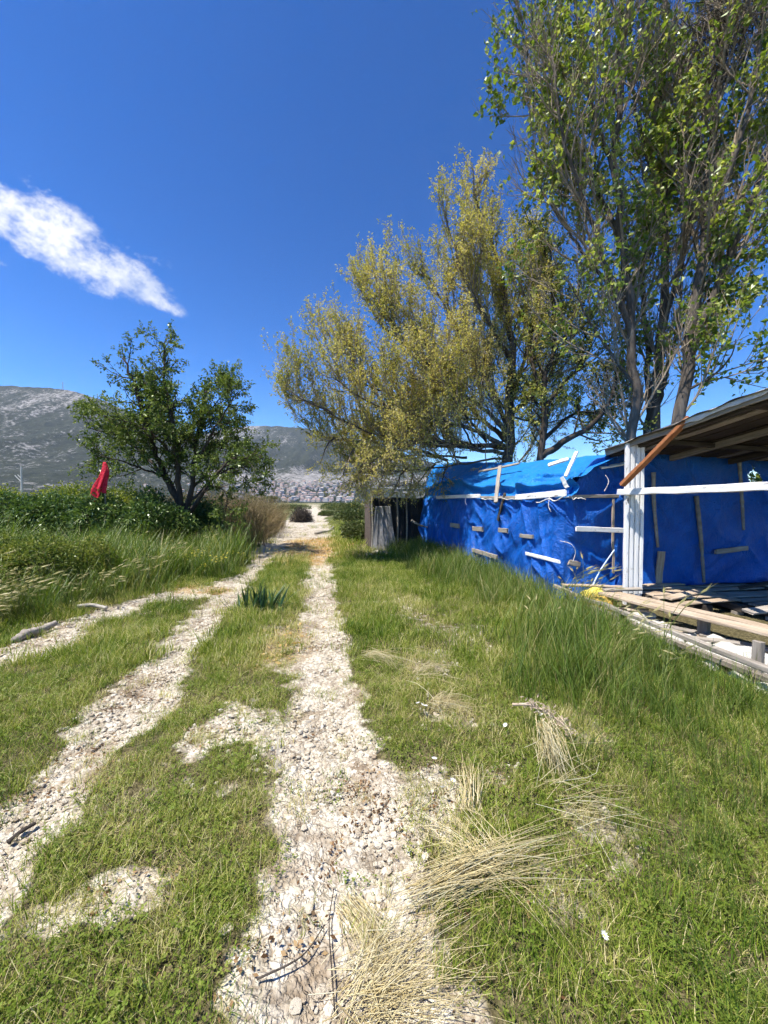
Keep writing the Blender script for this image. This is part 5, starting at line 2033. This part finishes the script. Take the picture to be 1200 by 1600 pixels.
def tint_map(x, y):
    a = fbm(x * .9 + 5, y * .9, 3, 601)
    b = fbm(x * 4.0, y * 4.0, 2, 611)
    t = .36 + .75 * (a - .5) + .45 * (b - .5)
    xr = x_right(y)
    mid = np.exp(-((x - xr + .75) / .55) ** 2)
    t = t + .10 * mid + .22 * np.exp(-(((x + 1.1) / .35) ** 2 + ((y - 4.3) / .7) ** 2))
    t = t + .14 * np.exp(-((x - xr - .55) / .35) ** 2) * sstep(5, 2, y)
    t = t + .16 * sstep(-4, -6.5, x)
    # worn margin of the open stones is drier
    t = t + .22 * sstep(.05, .5, bare_map(x, y))
    return t


def dens_lawn(x, y):
    b = bare_map(x, y)
    d = np.clip(1 - 1.2 * b, 0.035, 1)
    d = d * (0.62 + 0.55 * fbm(x * 3.2, y * 3.2, 3, 621))
    d = np.where(inside_shed(x, y) | under_porch(x, y), 0, d)
    return d


g = np.random.default_rng(5)
lawn_protos = [tuft('lawn_tuft_%d' % i, 20 + i, 44, .085, .0036, .095, .8, [GRASS], .6, 3) for i in range(6)]
mid_protos = [tuft('mid_tuft_%d' % i, 30 + i, 40, .13, .0052, .13, .65, [GRASS], .6, 3) for i in range(5)]
tall_protos = [tuft('tall_tuft_%d' % i, 40 + i, 22, .42, .0055, .11, .5, [TALLG], .55, 4) for i in range(5)]
clov_protos = [clover('weed_%d' % i, 50 + i, 16, .05, .09, .0095, [CLOVER]) for i in range(4)]
fox_protos = [foxtail('foxtail_%d' % i, 60 + i, 6, .55, [BARLEY_STALK, BARLEY_HEAD]) for i in range(4)]
dry_protos = [tuft('dry_tuft_%d' % i, 70 + i, 8, .16, .003, .06, 1.2, [DRYG], .8, 3) for i in range(3)]
weed_protos = [dry_weed('dry_weed_%d' % i, 80 + i, 7, .95, [DRYWEED, DRYWEED_L]) for i in range(4)]

# short grass, dense near the camera
x, y = field(13500, -5.2, 5.0, .75, 3.8, dens_lawn, 1)
p_, r_, s_ = stand(x, y, g, .5, 1.0, .2)
s_ = s_ * (0.65 + .7 * fbm(x * 1.7, y * 1.7, 2, 631))
scatter('short_grass', lawn_protos, p_, r_, s_, tint_map(x, y) + .03 + g.normal(0, .2, len(x)), 'short green and yellowing grass in the near foreground', 3)
x, y = field(17500, -9.5, 5.0, 3.6, 10.5, dens_lawn, 2)
p_, r_, s_ = stand(x, y, g, .65, 1.2, .2)
s_ = s_ * (0.65 + .7 * fbm(x * 1.7, y * 1.7, 2, 631))
scatter('verge_grass', mid_protos, p_, r_, s_, tint_map(x, y) + .02 + g.normal(0, .18, len(x)), 'green grass on the verges and the strip between the wheel ruts')
x, y = field(14000, -28, 8, 10.3, 34, lambda a, b: dens_lawn(a, b) * sstep(40, 12, b) * np.where((a > -.9) & (b > 12) & (b < 17), 0.3, 1), 3)
p_, r_, s_ = stand(x, y, g, 1.3, 2.6, .2)
scatter('field_grass', mid_protos, p_, r_, s_, tint_map(x, y) + .08 + g.normal(0, .12, len(x)), 'longer grass of the field further up the track')


# low broad-leaved weeds mixed in near the camera
def dens_clover(x, y):
    return dens_lawn(x, y) * sstep(.42, .62, fbm(x * 1.1 + 3, y * 1.1, 3, 641) + .16 * sstep(.4, 1.4, x) + .04)


x, y = field(7500, -4.2, 4.5, .75, 5.0, dens_clover, 4)
p_, r_, s_ = stand(x, y, g, .6, 1.25, .12)
scatter('low_weeds', clov_protos, p_, r_, s_, .45 + .6 * (fbm(x * 1.5, y * 1.5, 2, 651) - .5) + g.normal(0, .16, len(x)), 'carpet of small-leaved weeds in the lawn at the right')


# tall grass along the shed and down the right-hand side, and on the left bank
def dens_tall(x, y):
    d = shed_d(x, y)
    s = (x - C0.x) * SD.x + (y - C0.y) * SD.y
    wallside = sstep(1.7, .4, d + .6 * (fbm(x * 1.2, y * 1.2, 3, 661) - .5)) * (s > -.6) * (d > 0.02)
    right = sstep(.75, 1.5, x + .30 * (y - 2.2) * -1 + .9 * (fbm(x * .9, y * .9, 3, 671) - .5)) * (y < 6.0) * (y > .9)
    left = .8 * sstep(-3.9, -4.9, x + .35 * (y - 8) * -.25) * sstep(4.4, 5.6, y) * (y < 11.5)
    left2 = np.exp(-(((x + 4.6) / 1.15) ** 2 + ((y - 8.8) / 1.6) ** 2) * 1.1)
    a = np.maximum(np.maximum(wallside, right * .85), np.maximum(left * .9, left2))
    a = a * np.clip(1 - 1.3 * bare_map(x, y), 0, 1)
    return np.where(inside_shed(x, y) | under_porch(x, y), 0, a)


x, y = field(25000, -12, 5.5, .9, 14, dens_tall, 5)
p_, r_, s_ = stand(x, y, g, .45, 1.05, .14)
s_ = s_ * (.62 + .85 * sstep(1.6, 3.2, y)) * (1 - .40 * sstep(1.9, 2.5, x) * sstep(5.0, 4.0, y)) * (1 + (x < -3.5) * (.15 + .9 * sstep(.35, .7, fbm(x * .8 + 3, y * .8, 3, 709)))) * (0.7 + .6 * fbm(x * 1.1, y * 1.1, 2, 681))
scatter('tall_grass', tall_protos, p_, r_, s_, .40 + .5 * (fbm(x * .8, y * .8, 2, 691) - .5) + g.normal(0, .18, len(x)), 'tall uncut grass along the shed, the right edge and the left bank')


# wild barley on the left, leaning with the wind
def dens_fox(x, y):
    a = np.exp(-(((x + 6.3) / 1.1) ** 2 + ((y - 6.6) / 1.3) ** 2))
    b = np.exp(-(((x + 5.0) / .8) ** 2 + ((y - 5.0) / .9) ** 2))
    c = .06 * sstep(-4.0, -5.0, x) * (y > 4)
    e = .14 * np.exp(-((x - 2.3) / .4) ** 2) * (y < 5.7) * (y > 2.2)
    return np.where(inside_shed(x, y) | under_porch(x, y), 0, np.clip(np.maximum(a, b) * 1.3 * sstep(.32, .62, fbm(x * 1.3, y * 1.3, 3, 707)) + c + e, 0, 1) * np.clip(1 - 1.4 * bare_map(x, y), 0, 1))


x, y = field(5200, -10, 4.2, 2.4, 10, dens_fox, 6)
n = len(x)
p_ = np.stack([x, y, gz(x, y)], 1)
r_ = np.stack([g.normal(0, .1, n), g.normal(.12, .12, n), g.normal(0, .45, n)], 1)
scatter('wild_barley', fox_protos, p_, r_, g.uniform(.75, 1.35, n) * (.8 + .7 * fbm(x * .9, y * .9, 2, 699)), np.clip(.5 + g.normal(0, .25, n), 0, 1), 'wild barley with pale bristly heads leaning in the wind on the left bank')


# dead dry grass between the green
def dens_dry(x, y):
    xr = x_right(y)
    a = .35 * np.exp(-((x - xr - .55) / .4) ** 2) * sstep(6, 3, y) + .22 * sstep(.45, .65, fbm(x * 1.3, y * 1.3, 3, 701)) + .3 * np.exp(-(((x + 1.1) / .4) ** 2 + ((y - 4.2) / .8) ** 2))
    return np.where(inside_shed(x, y) | under_porch(x, y), 0, a * np.clip(1.05 - .8 * bare_map(x, y), 0, 1))


x, y = field(15000, -5, 4.4, .8, 9, dens_dry, 7)
p_, r_, s_ = stand(x, y, g, .35, .9, .3)
scatter('dry_grass', dry_protos, p_, r_, s_, np.clip(.5 + g.normal(0, .25, len(x)), 0, 1), 'dead straw-coloured grass mixed into the lawn')


# dry brush on the left of the lane
def dens_brush(x, y):
    cx = -.18 * y - .72
    off = cx - x
    a = sstep(1.0, 1.6, off) * sstep(7.0, 3.6, off) * sstep(12.4, 13.4, y) * sstep(27, 22, y)
    return a * (0.35 + fbm(x * .8, y * .8, 2, 711))


x, y = field(5200, -14, -2, 12, 27, dens_brush, 8)
p_, r_, s_ = stand(x, y, g, 1.0, 1.75, .16)
scatter('dry_brush', weed_protos, p_, r_, s_, np.clip(.5 + g.normal(0, .28, len(x)), 0, 1), 'tall brown dry weeds along the left of the lane beyond the lone tree')

# little yellow flowers on the left bank
FLOW_Y = plain_mat('yellow_petal', (0.62, 0.50, 0.03), (0.75, 0.62, 0.06), 9, .7)
mb = MB()
gq = np.random.default_rng(3)
for _ in range(5):
    c = np.array((gq.normal(0, .05), gq.normal(0, .05), gq.uniform(.2, .36)))
    for k in range(5):
        t = k * 1.257
        d = np.array((math.cos(t), math.sin(t), .25))
        s = np.array((-math.sin(t), math.cos(t), 0))
        mb.add([c, c + d * .013 + s * .008, c + d * .021, c + d * .013 - s * .008], [(0, 1, 2, 3)], 0)
    mb.add(*tubes([[(c[0] * .5, c[1] * .5, 0), c]], [[.0015, .0012]], 3), 1)
yel = mb.mesh('yellow_flower', [FLOW_Y, STEM_G])
x, y = field(420, -7.5, -3.2, 7, 11, lambda a, b: np.exp(-(((a + 4.8) / 1.2) ** 2 + ((b - 9) / 1.6) ** 2)), 9)
p_, r_, s_ = stand(x, y, g, .8, 1.3, .15)
scatter('yellow_flowers', [yel], p_, r_, s_, np.full(len(x), .5), 'sprinkle of small yellow flowers on the left bank')

# ------------------------------------------------------------------ stones of the track
st_me = [rock_mesh('track_stone_%d' % i, 950 + i, 1, .5, WHITE_STONE, .55) for i in range(6)]


def dens_stone(x, y):
    return bare_map(x, y) * sstep(.36, .6, fbm(x * 2.2 + 7, y * 2.2, 3, 721)) * .9 * (1 - .8 * husk_map(x, y))


x, y = field(60000, -5, 1.4, .8, 7, dens_stone, 10)
n = len(x)
p_ = np.stack([x, y, gz(x, y) + .002], 1)
r_ = np.stack([g.normal(0, .25, n), g.normal(0, .25, n), g.uniform(0, 6.28, n)], 1)
sc_ = .006 + .020 * g.random(n) ** 3.0
scatter('gravel', st_me, p_, r_, sc_, np.clip(g.normal(.55, .25, n), 0, 1), 'loose pale limestone chips in the wheel ruts')
x, y = field(16000, -8, 1.0, 6, 22, dens_stone, 11)
n = len(x)
p_ = np.stack([x, y, gz(x, y) + .004], 1)
r_ = np.stack([g.normal(0, .25, n), g.normal(0, .25, n), g.uniform(0, 6.28, n)], 1)
scatter('gravel', st_me, p_, r_, .012 + .04 * g.random(n) ** 3.0, np.full(n, .5), 'pale limestone gravel further along the lane')
# larger stones set in the track, each a piece of it
big_me = [rock_mesh('set_stone_%d' % i, 980 + i, 2, .5, SET_STONE, .5) for i in range(8)]
x, y = field(900, -4.6, .8, .85, 6.5, lambda a, b: bare_map(a, b) * .5 * sstep(7, 1.5, b), 12)
for k in range(min(len(x), 290)):
    o = link('stone', big_me[k % 8], ground, (x[k], y[k], gz1(x[k], y[k]) + .001))
    s0 = .018 + .022 * g.random() ** 2.2
    o.scale = (s0 * g.uniform(.8, 1.4), s0 * g.uniform(.7, 1.1), s0 * g.uniform(.5, .9))
    o.rotation_euler = (g.normal(0, .15), g.normal(0, .15), g.uniform(0, 6.28))
# dead leaves and bark bits on the stones
LITTER = leaf_mat('brown_litter', [(0.0, (0.06, 0.035, 0.018)), (0.5, (0.17, 0.09, 0.042)), (1.0, (0.36, 0.25, 0.13))], 'INSTANCER', trans=.15, gloss=.03)
mb = MB()
for k in range(7):
    c = gq.normal(0, .03, 3)
    c[2] = .006 + .004 * gq.random()
    t = gq.uniform(0, 6.28)
    d = np.array((math.cos(t), math.sin(t), gq.normal(0, .25)))
    s = np.array((-math.sin(t), math.cos(t), gq.normal(0, .25)))
    L_ = gq.uniform(.01, .024)
    mb.add([c, c + d * L_ * .5 + s * L_ * .25, c + d * L_, c + d * L_ * .5 - s * L_ * .25], [(0, 1, 2, 3)], 0)
lit = mb.mesh('litter', [LITTER])
x, y = field(9000, -4.6, 1.4, .8, 7, lambda a, b: (.15 + .85 * bare_map(a, b)) * sstep(.45, .62, fbm(a * 2.6, b * 2.6, 3, 731)) * .75, 13)
p_, r_, s_ = stand(x, y, g, .5, 1.3, .1)
scatter('leaf_litter', [lit], p_, r_, s_, g.random(len(x)), 'brown dead leaf bits between the stones of the track')
mb = MB()
for k in range(9):
    c = gq.normal(0, .09, 3)
    c[2] = .01 + .006 * gq.random()
    t = gq.uniform(0, 6.28)
    d = np.array((math.cos(t), math.sin(t), gq.normal(0, .3)))
    s = np.array((-math.sin(t), math.cos(t), gq.normal(0, .3)))
    L_ = gq.uniform(.03, .06)
    mb.add([c, c + d * L_ * .5 + s * L_ * .2, c + d * L_, c + d * L_ * .5 - s * L_ * .2], [(0, 1, 2, 3)], 0)
HUSK = leaf_mat('orange_husk', [(0.0, (0.24, 0.13, 0.03)), (0.5, (0.45, 0.27, 0.08)), (1.0, (0.58, 0.42, 0.19))], 'INSTANCER', trans=.15, gloss=.03)
hk = mb.mesh('husks', [HUSK])
x, y = field(9000, -6, 1, 3.5, 19, lambda a, b: husk_map(a, b) ** 1.5, 14)
p_, r_, s_ = stand(x, y, g, .6, 1.3, .1)
scatter('fallen_husks', [hk], p_, r_, s_, g.random(len(x)), 'orange-brown fallen husks carpeting the lane by the pen')

# ------------------------------------------------------------------ cut straw bundles
STRAW = Mat('straw_stalk')
oi_ = STRAW.attr('tint')
STRAW = STRAW.leafy(STRAW.ramp(oi_, [(0.0, (0.36, 0.27, 0.12)), (0.4, (0.60, 0.49, 0.25)), (0.8, (0.72, 0.63, 0.37)), (1.0, (0.76, 0.70, 0.50))]), .12, None, .08)


def straw(label, px, py, ang, length, n, width, fan, seed, lift=.05, arch=.10):
    """a swath of cut stalks lying on the grass; ang is its heading on the ground"""
    g = np.random.default_rng(seed)
    d0 = EYE * 600 / (py - 785)
    c = np.array(((px - 600) / 600 * d0, d0))
    ps, rs, tn = [], [], []
    for k in range(n):
        a = ang + g.normal(0, fan)
        L_ = length * g.uniform(.45, 1.1)
        off = g.normal(0, width * .5)
        st = c + np.array((math.cos(ang), math.sin(ang))) * (g.normal(0, length * .13) - length * .5) + np.array((-math.sin(ang), math.cos(ang))) * off * .55
        t = np.linspace(0, 1, 6)
        cu = g.normal(0, .05)
        kink = g.normal(0, .7) * (g.random() < .3)
        aa = a + cu * t + kink * sstep(.5, .7, t)
        xy = st + np.concatenate([[[0, 0]], np.cumsum(np.stack([np.cos(aa[1:]), np.sin(aa[1:])], 1) * (L_ / 5), 0)])
        z = gz(xy[:, 0], xy[:, 1]) + lift * g.uniform(.2, 1.4) + lift * g.normal(0, .5) * (t - .5) + arch * g.uniform(0, .6) * np.sin(math.pi * t)
        z = np.maximum(z, gz(xy[:, 0], xy[:, 1]) + .004)
        ps.append(np.column_stack([xy, z]))
        rs.append(np.full(6, g.uniform(.0008, .0018)) * (1 - .5 * t))
        tn.append(np.full(18, np.clip(g.normal(.55, .28), 0, 1)))
    org = np.array((c[0], c[1], gz1(*c)))
    V, F = tubes(np.array(ps) - org, rs, 3)
    o = link('straw_bundle', mesh_np('straw', V, [F], True, {'tint': ('FLOAT', 'POINT', np.concatenate(tn))}, [STRAW]), None, tuple(org))
    tag(o, label, 'straw', 'cut straw lying about')
    o['kind'] = 'stuff'
    return o


straw('big heap of pale cut straw at the bottom edge, right of the stony rut', 660, 1545, .33, .42, 190, .27, .5, 1, .05, .02)
straw('long combed swath of golden straw above the big heap', 785, 1388, .27, .58, 170, .13, .13, 2, .07, .03)
straw('short straw sheaf lying on the bare stones left of the big heap', 575, 1475, -.95, .28, 95, .11, .16, 3, .03, .03)
straw('loose thin straw trailing up from the combed swath', 740, 1335, 1.9, .34, 50, .26, .6, 4, .06, .03)
straw('broken bent sheaf standing in the lawn below the white flowers', 865, 1215, -1.75, .34, 150, .14, .12, 5, .16, .14)
straw('small tangled straw clump near the edge of the right rut, further off', 712, 1108, .35, .34, 90, .16, .6, 6, .05, .07)
straw('pale bent dry tuft at the right edge of the rut', 605, 1040, -.5, .42, 70, .13, .3, 7, .07, .10)
straw('thin dry sheaf slanting through the lawn left of the bent sheaf', 738, 1240, 1.35, .34, 55, .10, .18, 8, .08, .10)
straw('scatter of pale straw on the lawn at right of the combed swath', 940, 1275, .05, .4, 40, .22, .35, 9, .09, .06)
straw('dry straw wisp in the lawn below the shed', 680, 1055, .6, .38, 55, .2, .6, 10, .06, .12)
# withered seed heads on the bent sheaf
gq = np.random.default_rng(41)
SEEDH = plain_mat('withered_seed_head', (0.30, 0.22, 0.15), (0.50, 0.41, 0.31), 40, .95)
d0 = EYE * 600 / (1165 - 785)
c = Vector(((850 - 600) / 600 * d0, d0, 0))
c.z = gz1(c.x, c.y)
sh = thing('withered_stalk', 'thick withered seed-head stalk lying across the bent sheaf', 'stalk', c)
mb = MB()
ps = smooth_path([(-.15, .12, .17), (-.03, .07, .19), (.10, -.02, .14), (.16, -.07, .09)], 12)
mb.add(*tubes([ps], [np.linspace(.010, .006, 12)], 6))
link('stem', mb.mesh('withered_stem', [SEEDH], True), sh)
mb = MB()
for k in range(150):
    q = ps[gq.integers(3, 12)] + gq.normal(0, .022, 3)
    d = unit(gq.normal(0, 1, 3)) * .03
    mb.add(*tubes([[q, q + d * .5 + gq.normal(0, .004, 3), q + d]], [[.002, .004, .001]], 3))
o = link('seed_heads', mb.mesh('seed_heads', [SEEDH]), sh)
o['kind'] = 'stuff'

# ------------------------------------------------------------------ white flowers in the lawn
PETAL = plain_mat('white_petal', (0.74, 0.73, 0.70), (0.82, 0.80, 0.76), 30, .7)
HEART = plain_mat('flower_heart', (0.55, 0.42, 0.12), (0.6, 0.5, 0.2), 30, .8)
mb = MB()
for k in range(10):
    t = k * .628
    mb.add([(0, 0, 0), (.010 * math.cos(t - .3), .010 * math.sin(t - .3), .007), (.017 * math.cos(t), .017 * math.sin(t), .010), (.010 * math.cos(t + .3), .010 * math.sin(t + .3), .007)], [(0, 1, 2, 3)])
pet = mb.mesh('petals', [PETAL])
mb = MB()
V, F = tubes([[(0, 0, .001), (0, 0, .004), (0, 0, .006)]], [[.005, .005, .001]], 8)
mb.add(V, F)
heart = mb.mesh('heart', [HEART])
mb = MB()
V, F = tubes([[(.01, .01, -.10), (.004, 0, -.05), (0, 0, 0)]], [[.0012, .001, .001]], 4)
mb.add(V, F)
stalk = mb.mesh('stalk', [STEM_G])
fl = [(850, 1135, 'just above the bent sheaf, right one of two'), (845, 1131, 'just above the bent sheaf, left one of two'), (793, 1148, 'left of the bent sheaf top'), (953, 1500, 'alone in the lawn at the lower right'),
      (654, 1115, 'leftmost of three beside the tangled straw clump'), (660, 1117, 'middle of three beside the tangled straw clump'), (666, 1119, 'rightmost of three beside the tangled straw clump'),
      (694, 1251, 'lower of two at the worn lawn edge'), (709, 1240, 'upper of two at the worn lawn edge'), (680, 1205, 'small one at the lawn edge under the straw clump')]
for k, (px, py, wh) in enumerate(fl):
    d0 = EYE * 600 / (py - 785)
    X, Y = (px - 600) / 600 * d0 * .97, d0 * .97
    t = thing('white_flower', 'white flower ' + wh, 'flower', (X, Y, gz1(X, Y) + .085), 'white flowers in the lawn')
    t.rotation_euler = (.35 + g.normal(0, .2), g.normal(-.2, .2), g.uniform(0, 6))
    s0 = .85 if py > 1400 else 1.05
    t.scale = (s0, s0, s0)
    for nm, me in (('petals', pet), ('heart', heart), ('stalk', stalk)):
        link(nm, me, t)

# ------------------------------------------------------------------ sword-leaved plant on the middle strip
X, Y = -1.74, 5.5
iris = thing('iris_plant', 'dark green sword-leaved clump on the grass strip between the ruts', 'plant', (X, Y, gz1(X, Y)))
IRIS = leaf_mat('iris_leaf', [(0.0, (0.016, 0.05, 0.018)), (1.0, (0.05, 0.105, 0.028))], trans=.25, gloss=.15)
gi_ = np.random.default_rng(9)
iris_me = []
for v in range(4):
    n_ = 7
    t = np.linspace(0, 1, n_)
    Lf = .44
    cen = np.stack([.10 * t ** 2, 0 * t, Lf * (t - .10 * t * t)], 1)
    w_ = .036 * np.sin(np.clip(t * .9 + .1, 0, 1) * math.pi) ** .6 * (1 - t ** 4) + .001
    tw_ = .2 * v * t
    l_ = cen + np.stack([-w_ * .5 * np.sin(tw_), w_ * .5 * np.cos(tw_), 0 * t], 1)
    r2 = cen - np.stack([-w_ * .5 * np.sin(tw_), w_ * .5 * np.cos(tw_), 0 * t], 1)
    cv = cen + np.array((-.004, 0, 0))
    V = np.stack([l_, cv, r2], 1).reshape(-1, 3)
    F = []
    for i in range(n_ - 1):
        F += [(3 * i, 3 * i + 1, 3 * i + 4, 3 * i + 3), (3 * i + 1, 3 * i + 2, 3 * i + 5, 3 * i + 4)]
    iris_me.append(mesh_np('sword_leaf', V, [np.array(F)], True, {'tint': ('FLOAT', 'POINT', np.full(len(V), v / 3.0))}, [IRIS]))
for k in range(64):
    fx = gi_.normal(0, .17)
    o = link('leaf', iris_me[k % 4], iris, (fx, gi_.normal(0, .09), -.01))
    o.rotation_euler = (gi_.normal(0, .22), np.clip(fx * 2.4 + gi_.normal(0, .25), -1.15, 1.15), gi_.normal(0, 1.3) if k % 3 else gi_.uniform(0, 6.28))
    s0 = gi_.uniform(.55, 1.1)
    o.scale = (s0, s0, s0)

# ------------------------------------------------------------------ red cloth on a stake
RED = tarp_mat('red_cloth', (0.62, 0.010, 0.030, 1), (0.74, 0.018, 0.045, 1), .6, .15)
rp = P(163, 722, 9.9)
flag = thing('red_flag', 'red cloth hanging limp from a stake above the hedge', 'flag', (rp.x, rp.y, 0))
pole_obj('stake', flag, [Vector((rp.x, rp.y, -.2)), Vector((rp.x + .01, rp.y, 1.3)), Vector((rp.x, rp.y, rp.z + .01))], .018, .015, BARK_STICK, 7, 10, .05, 3)


def flag_p(U, Vv):
    z = rp.z - Vv * .86 - .05 * (1 - Vv) * 0
    half = .03 + .155 * Vv ** .75 - .05 * sstep(.7, 1, Vv)
    skew = -.13 * Vv ** 1.3 + .03 * np.sin(Vv * 6)
    th = U * 2 * math.pi
    fold = 1 + .42 * np.sin(th * 5 + 2.5 * Vv) * Vv * (.5 + vnoise(U * 5, 0 * U, 805)) + .45 * (fbm(np.cos(th) * 2 + 5, np.sin(th) * 2 + Vv * 3, 3, 801) - .5)
    x = rp.x + skew + half * np.cos(th) * fold
    y = rp.y + half * .5 * np.sin(th) * fold
    hem = (.13 * np.cos(th - .3) + .05 * np.sin(th * 5)) * Vv ** 2
    return np.stack([x, y, z + hem], -1)


sheet('cloth', flag, flag_p, 90, 40, RED, .004)

# ------------------------------------------------------------------ logs, sticks, brush heaps
LOGW = wood_mat('bleached_log', [(0.25, (0.13, 0.11, 0.085)), (0.5, (0.32, 0.29, 0.24)), (0.75, (0.52, 0.48, 0.41))], (3, 16, 16))


def log(name, label, cat, pts, r0, r1, mat, seed, sides=12, n=16, knob=.07):
    o = pole_obj(name, None, pts, r0, r1, mat, sides, n, knob, seed)
    return tag(o, label, cat)


def on(px, py, h=0.0):
    d0 = EYE * 600 / (py - 785)
    X, Y = (px - 600) / 600 * d0, d0
    return Vector((X, Y, gz1(X, Y) + h))


log('log', 'short bleached log lying under the barley at the left edge', 'log', [on(18, 1008, .03), on(36, 1000, .06), on(58, 992, .05), on(82, 983, .07)], .045, .035, GREY_WOOD, 1, 14, 30, .16)
log('stick', 'thin bleached stick behind the short log', 'stick', [on(118, 956, .06), on(140, 955, .07), on(164, 957, .05)], .03, .022, LOGW, 2, 8)
log('branch', 'fallen branch lying across the lane by the pen', 'branch', [on(492, 834, .05), on(504, 833, .07), on(514, 831, .06), on(521, 827, .16)], .07, .03, LOGW, 3, 8)
log('branch', 'broken forked branch at the foot of the dry brush', 'branch', [on(408, 838, .06), on(420, 832, .25), on(432, 833, .06)], .05, .03, DARK_WOOD, 4, 8)
log('stick', 'dark stick at the left edge of the near rut', 'stick', [on(0, 1328, .02), on(20, 1314, .03), on(44, 1300, .03)], .012, .008, DARK_WOOD, 5, 7)
log('stick', 'long dark twig crossing the stones at the bottom', 'stick', [on(395, 1560, .02), on(450, 1530, .03), on(478, 1500, .025), on(505, 1455, .02)], .0035, .002, DARK_WOOD, 6, 5)
log('stick', 'thin twig beside the short straw sheaf', 'stick', [on(520, 1590, .02), on(515, 1520, .03), on(512, 1450, .02), on(520, 1400, .03)], .003, .002, DARK_WOOD, 7, 5)
pl = board('plank', None, on(430, 1212, .0), on(434, 1160, .004), .04, .015, (.05, -.1, 1), LOGW, .006, 911, 7, None, .7, .012)
tag(pl, 'bleached plank end half sunk between the gravel patch and the right rut', 'plank')


def heap(name, label, c, rx, rz, n, seed, mat):
    g = np.random.default_rng(seed)
    ps, rs = [], []
    for k in range(n):
        a = g.uniform(0, 6.28)
        el = abs(g.normal(.5, .4))
        d = np.array((math.cos(a) * math.cos(el), math.sin(a) * math.cos(el), math.sin(el)))
        s = np.array((g.normal(0, rx * .35), g.normal(0, rx * .35), g.uniform(0, rz * .4)))
        e = d * np.array((rx, rx, rz)) * g.uniform(.7, 1.1)
        ps.append(resample([s, (s + e) / 2 + g.normal(0, .12, 3), e], 5))
        rs.append(np.linspace(.02, .008, 5))
    V, F = tubes(ps, rs, 4)
    V[:, 2] = np.maximum(V[:, 2], -.02)
    o = link(name, mesh_np(name, V, [F], False, None, [mat]), None, c)
    tag(o, label, 'brushwood')
    o['kind'] = 'stuff'
    return o


heap('brush_heap', 'round grey heap of cut brushwood on the left of the lane far ahead', (P(471, 780, 30).x, 30, 0), 1.0, 1.35, 620, 5, DARK_WOOD)
FARLEAF = leaf_mat('dusty_green_leaf', [(0.0, (0.035, 0.06, 0.018)), (0.5, (0.085, 0.11, 0.04)), (1.0, (0.18, 0.19, 0.09))], trans=.3, gloss=.05)
gf = np.random.default_rng(90)
for k, (px, d0, rx, rz, lab) in enumerate((
        (507, 44, .9, .5, 'small round green bush in the middle of the lane far ahead'), (525, 60, 2.2, 1.5, 'grey-green bush closing the end of the lane'),
        (545, 40, 1.6, 1.7, 'leafy bush on the right of the lane before the far town'), (452, 70, 2.6, 1.2, 'low far bush left of the brushwood heap'),
        (548, 24, 1.3, 1.1, 'bush in front of the leafy one on the right of the lane'), (556, 15.5, .7, .75, 'weedy bush at the road corner of the black pen'))):
    c = P(px, 780, d0)
    t = thing('bush', lab, 'bush', (c.x, d0, 0))
    cl = [(c.x + gf.normal(0, rx * .4), d0 + gf.normal(0, rx * .3), rz * gf.uniform(.35, .6), rx * .6, rx * .6, rz * .5) for _ in range(6)]
    leaf_mass('bush', t, cl, 2600, .09 + d0 * .0022, FARLEAF, 300 + k, STEM_G)
# tree line far across the plain
for k, (px, d0, h_) in enumerate(((20, 130, 5), (75, 150, 6), (120, 140, 4.5), (190, 160, 6), (235, 150, 5), (395, 190, 5), (425, 210, 6))):
    c = P(px, 785, d0)
    t = thing('field_tree', 'small rounded far tree on the plain, %s from the left' % ['first', 'second', 'third', 'fourth', 'fifth', 'sixth', 'seventh'][k], 'tree', (c.x, d0, 0), 'far trees on the plain')
    cl = [(c.x + gf.normal(0, h_ * .3), d0 + gf.normal(0, h_ * .3), h_ * gf.uniform(.4, .7), h_ * .3, h_ * .3, h_ * .28) for _ in range(7)]
    leaf_mass('far', t, cl, 900, .6, FARLEAF, 330 + k, STEM_G, dens=.4)
# rubble heaped at the foot of the pen
for k, (px, py, s0) in enumerate(((600, 866, .16), (588, 864, .12), (612, 867, .13), (577, 868, .1))):
    o = link('pen_stone', big_me[k], None, on(px, py, .02))
    o.scale = (s0 * 1.4, s0, s0)
    o.rotation_euler = (0, 0, k * 1.1)
    tag(o, 'pale stone weighing down the black sheet, ' + ['second from right', 'second from left', 'rightmost', 'leftmost'][k], 'stone', 'stones at the foot of the pen')

# ------------------------------------------------------------------ air
hz = Mat('thin_haze')
pv = hz.n('ShaderNodeVolumePrincipled', {'Color': (0.72, 0.82, 1.0), 'Density': 0.00004, 'Anisotropy': 0.2})
hz.t.links.new(pv.outputs[0], hz.out.inputs['Volume'])
V, F = box_vf(-8500, 8500, -600, 7600, -12, 1130)
haze = link('haze', mesh_np('haze', V, [np.array(F)], False, None, [hz.m]))
tag(haze, 'thin bluish air between the track and the mountains', None, None, 'stuff')
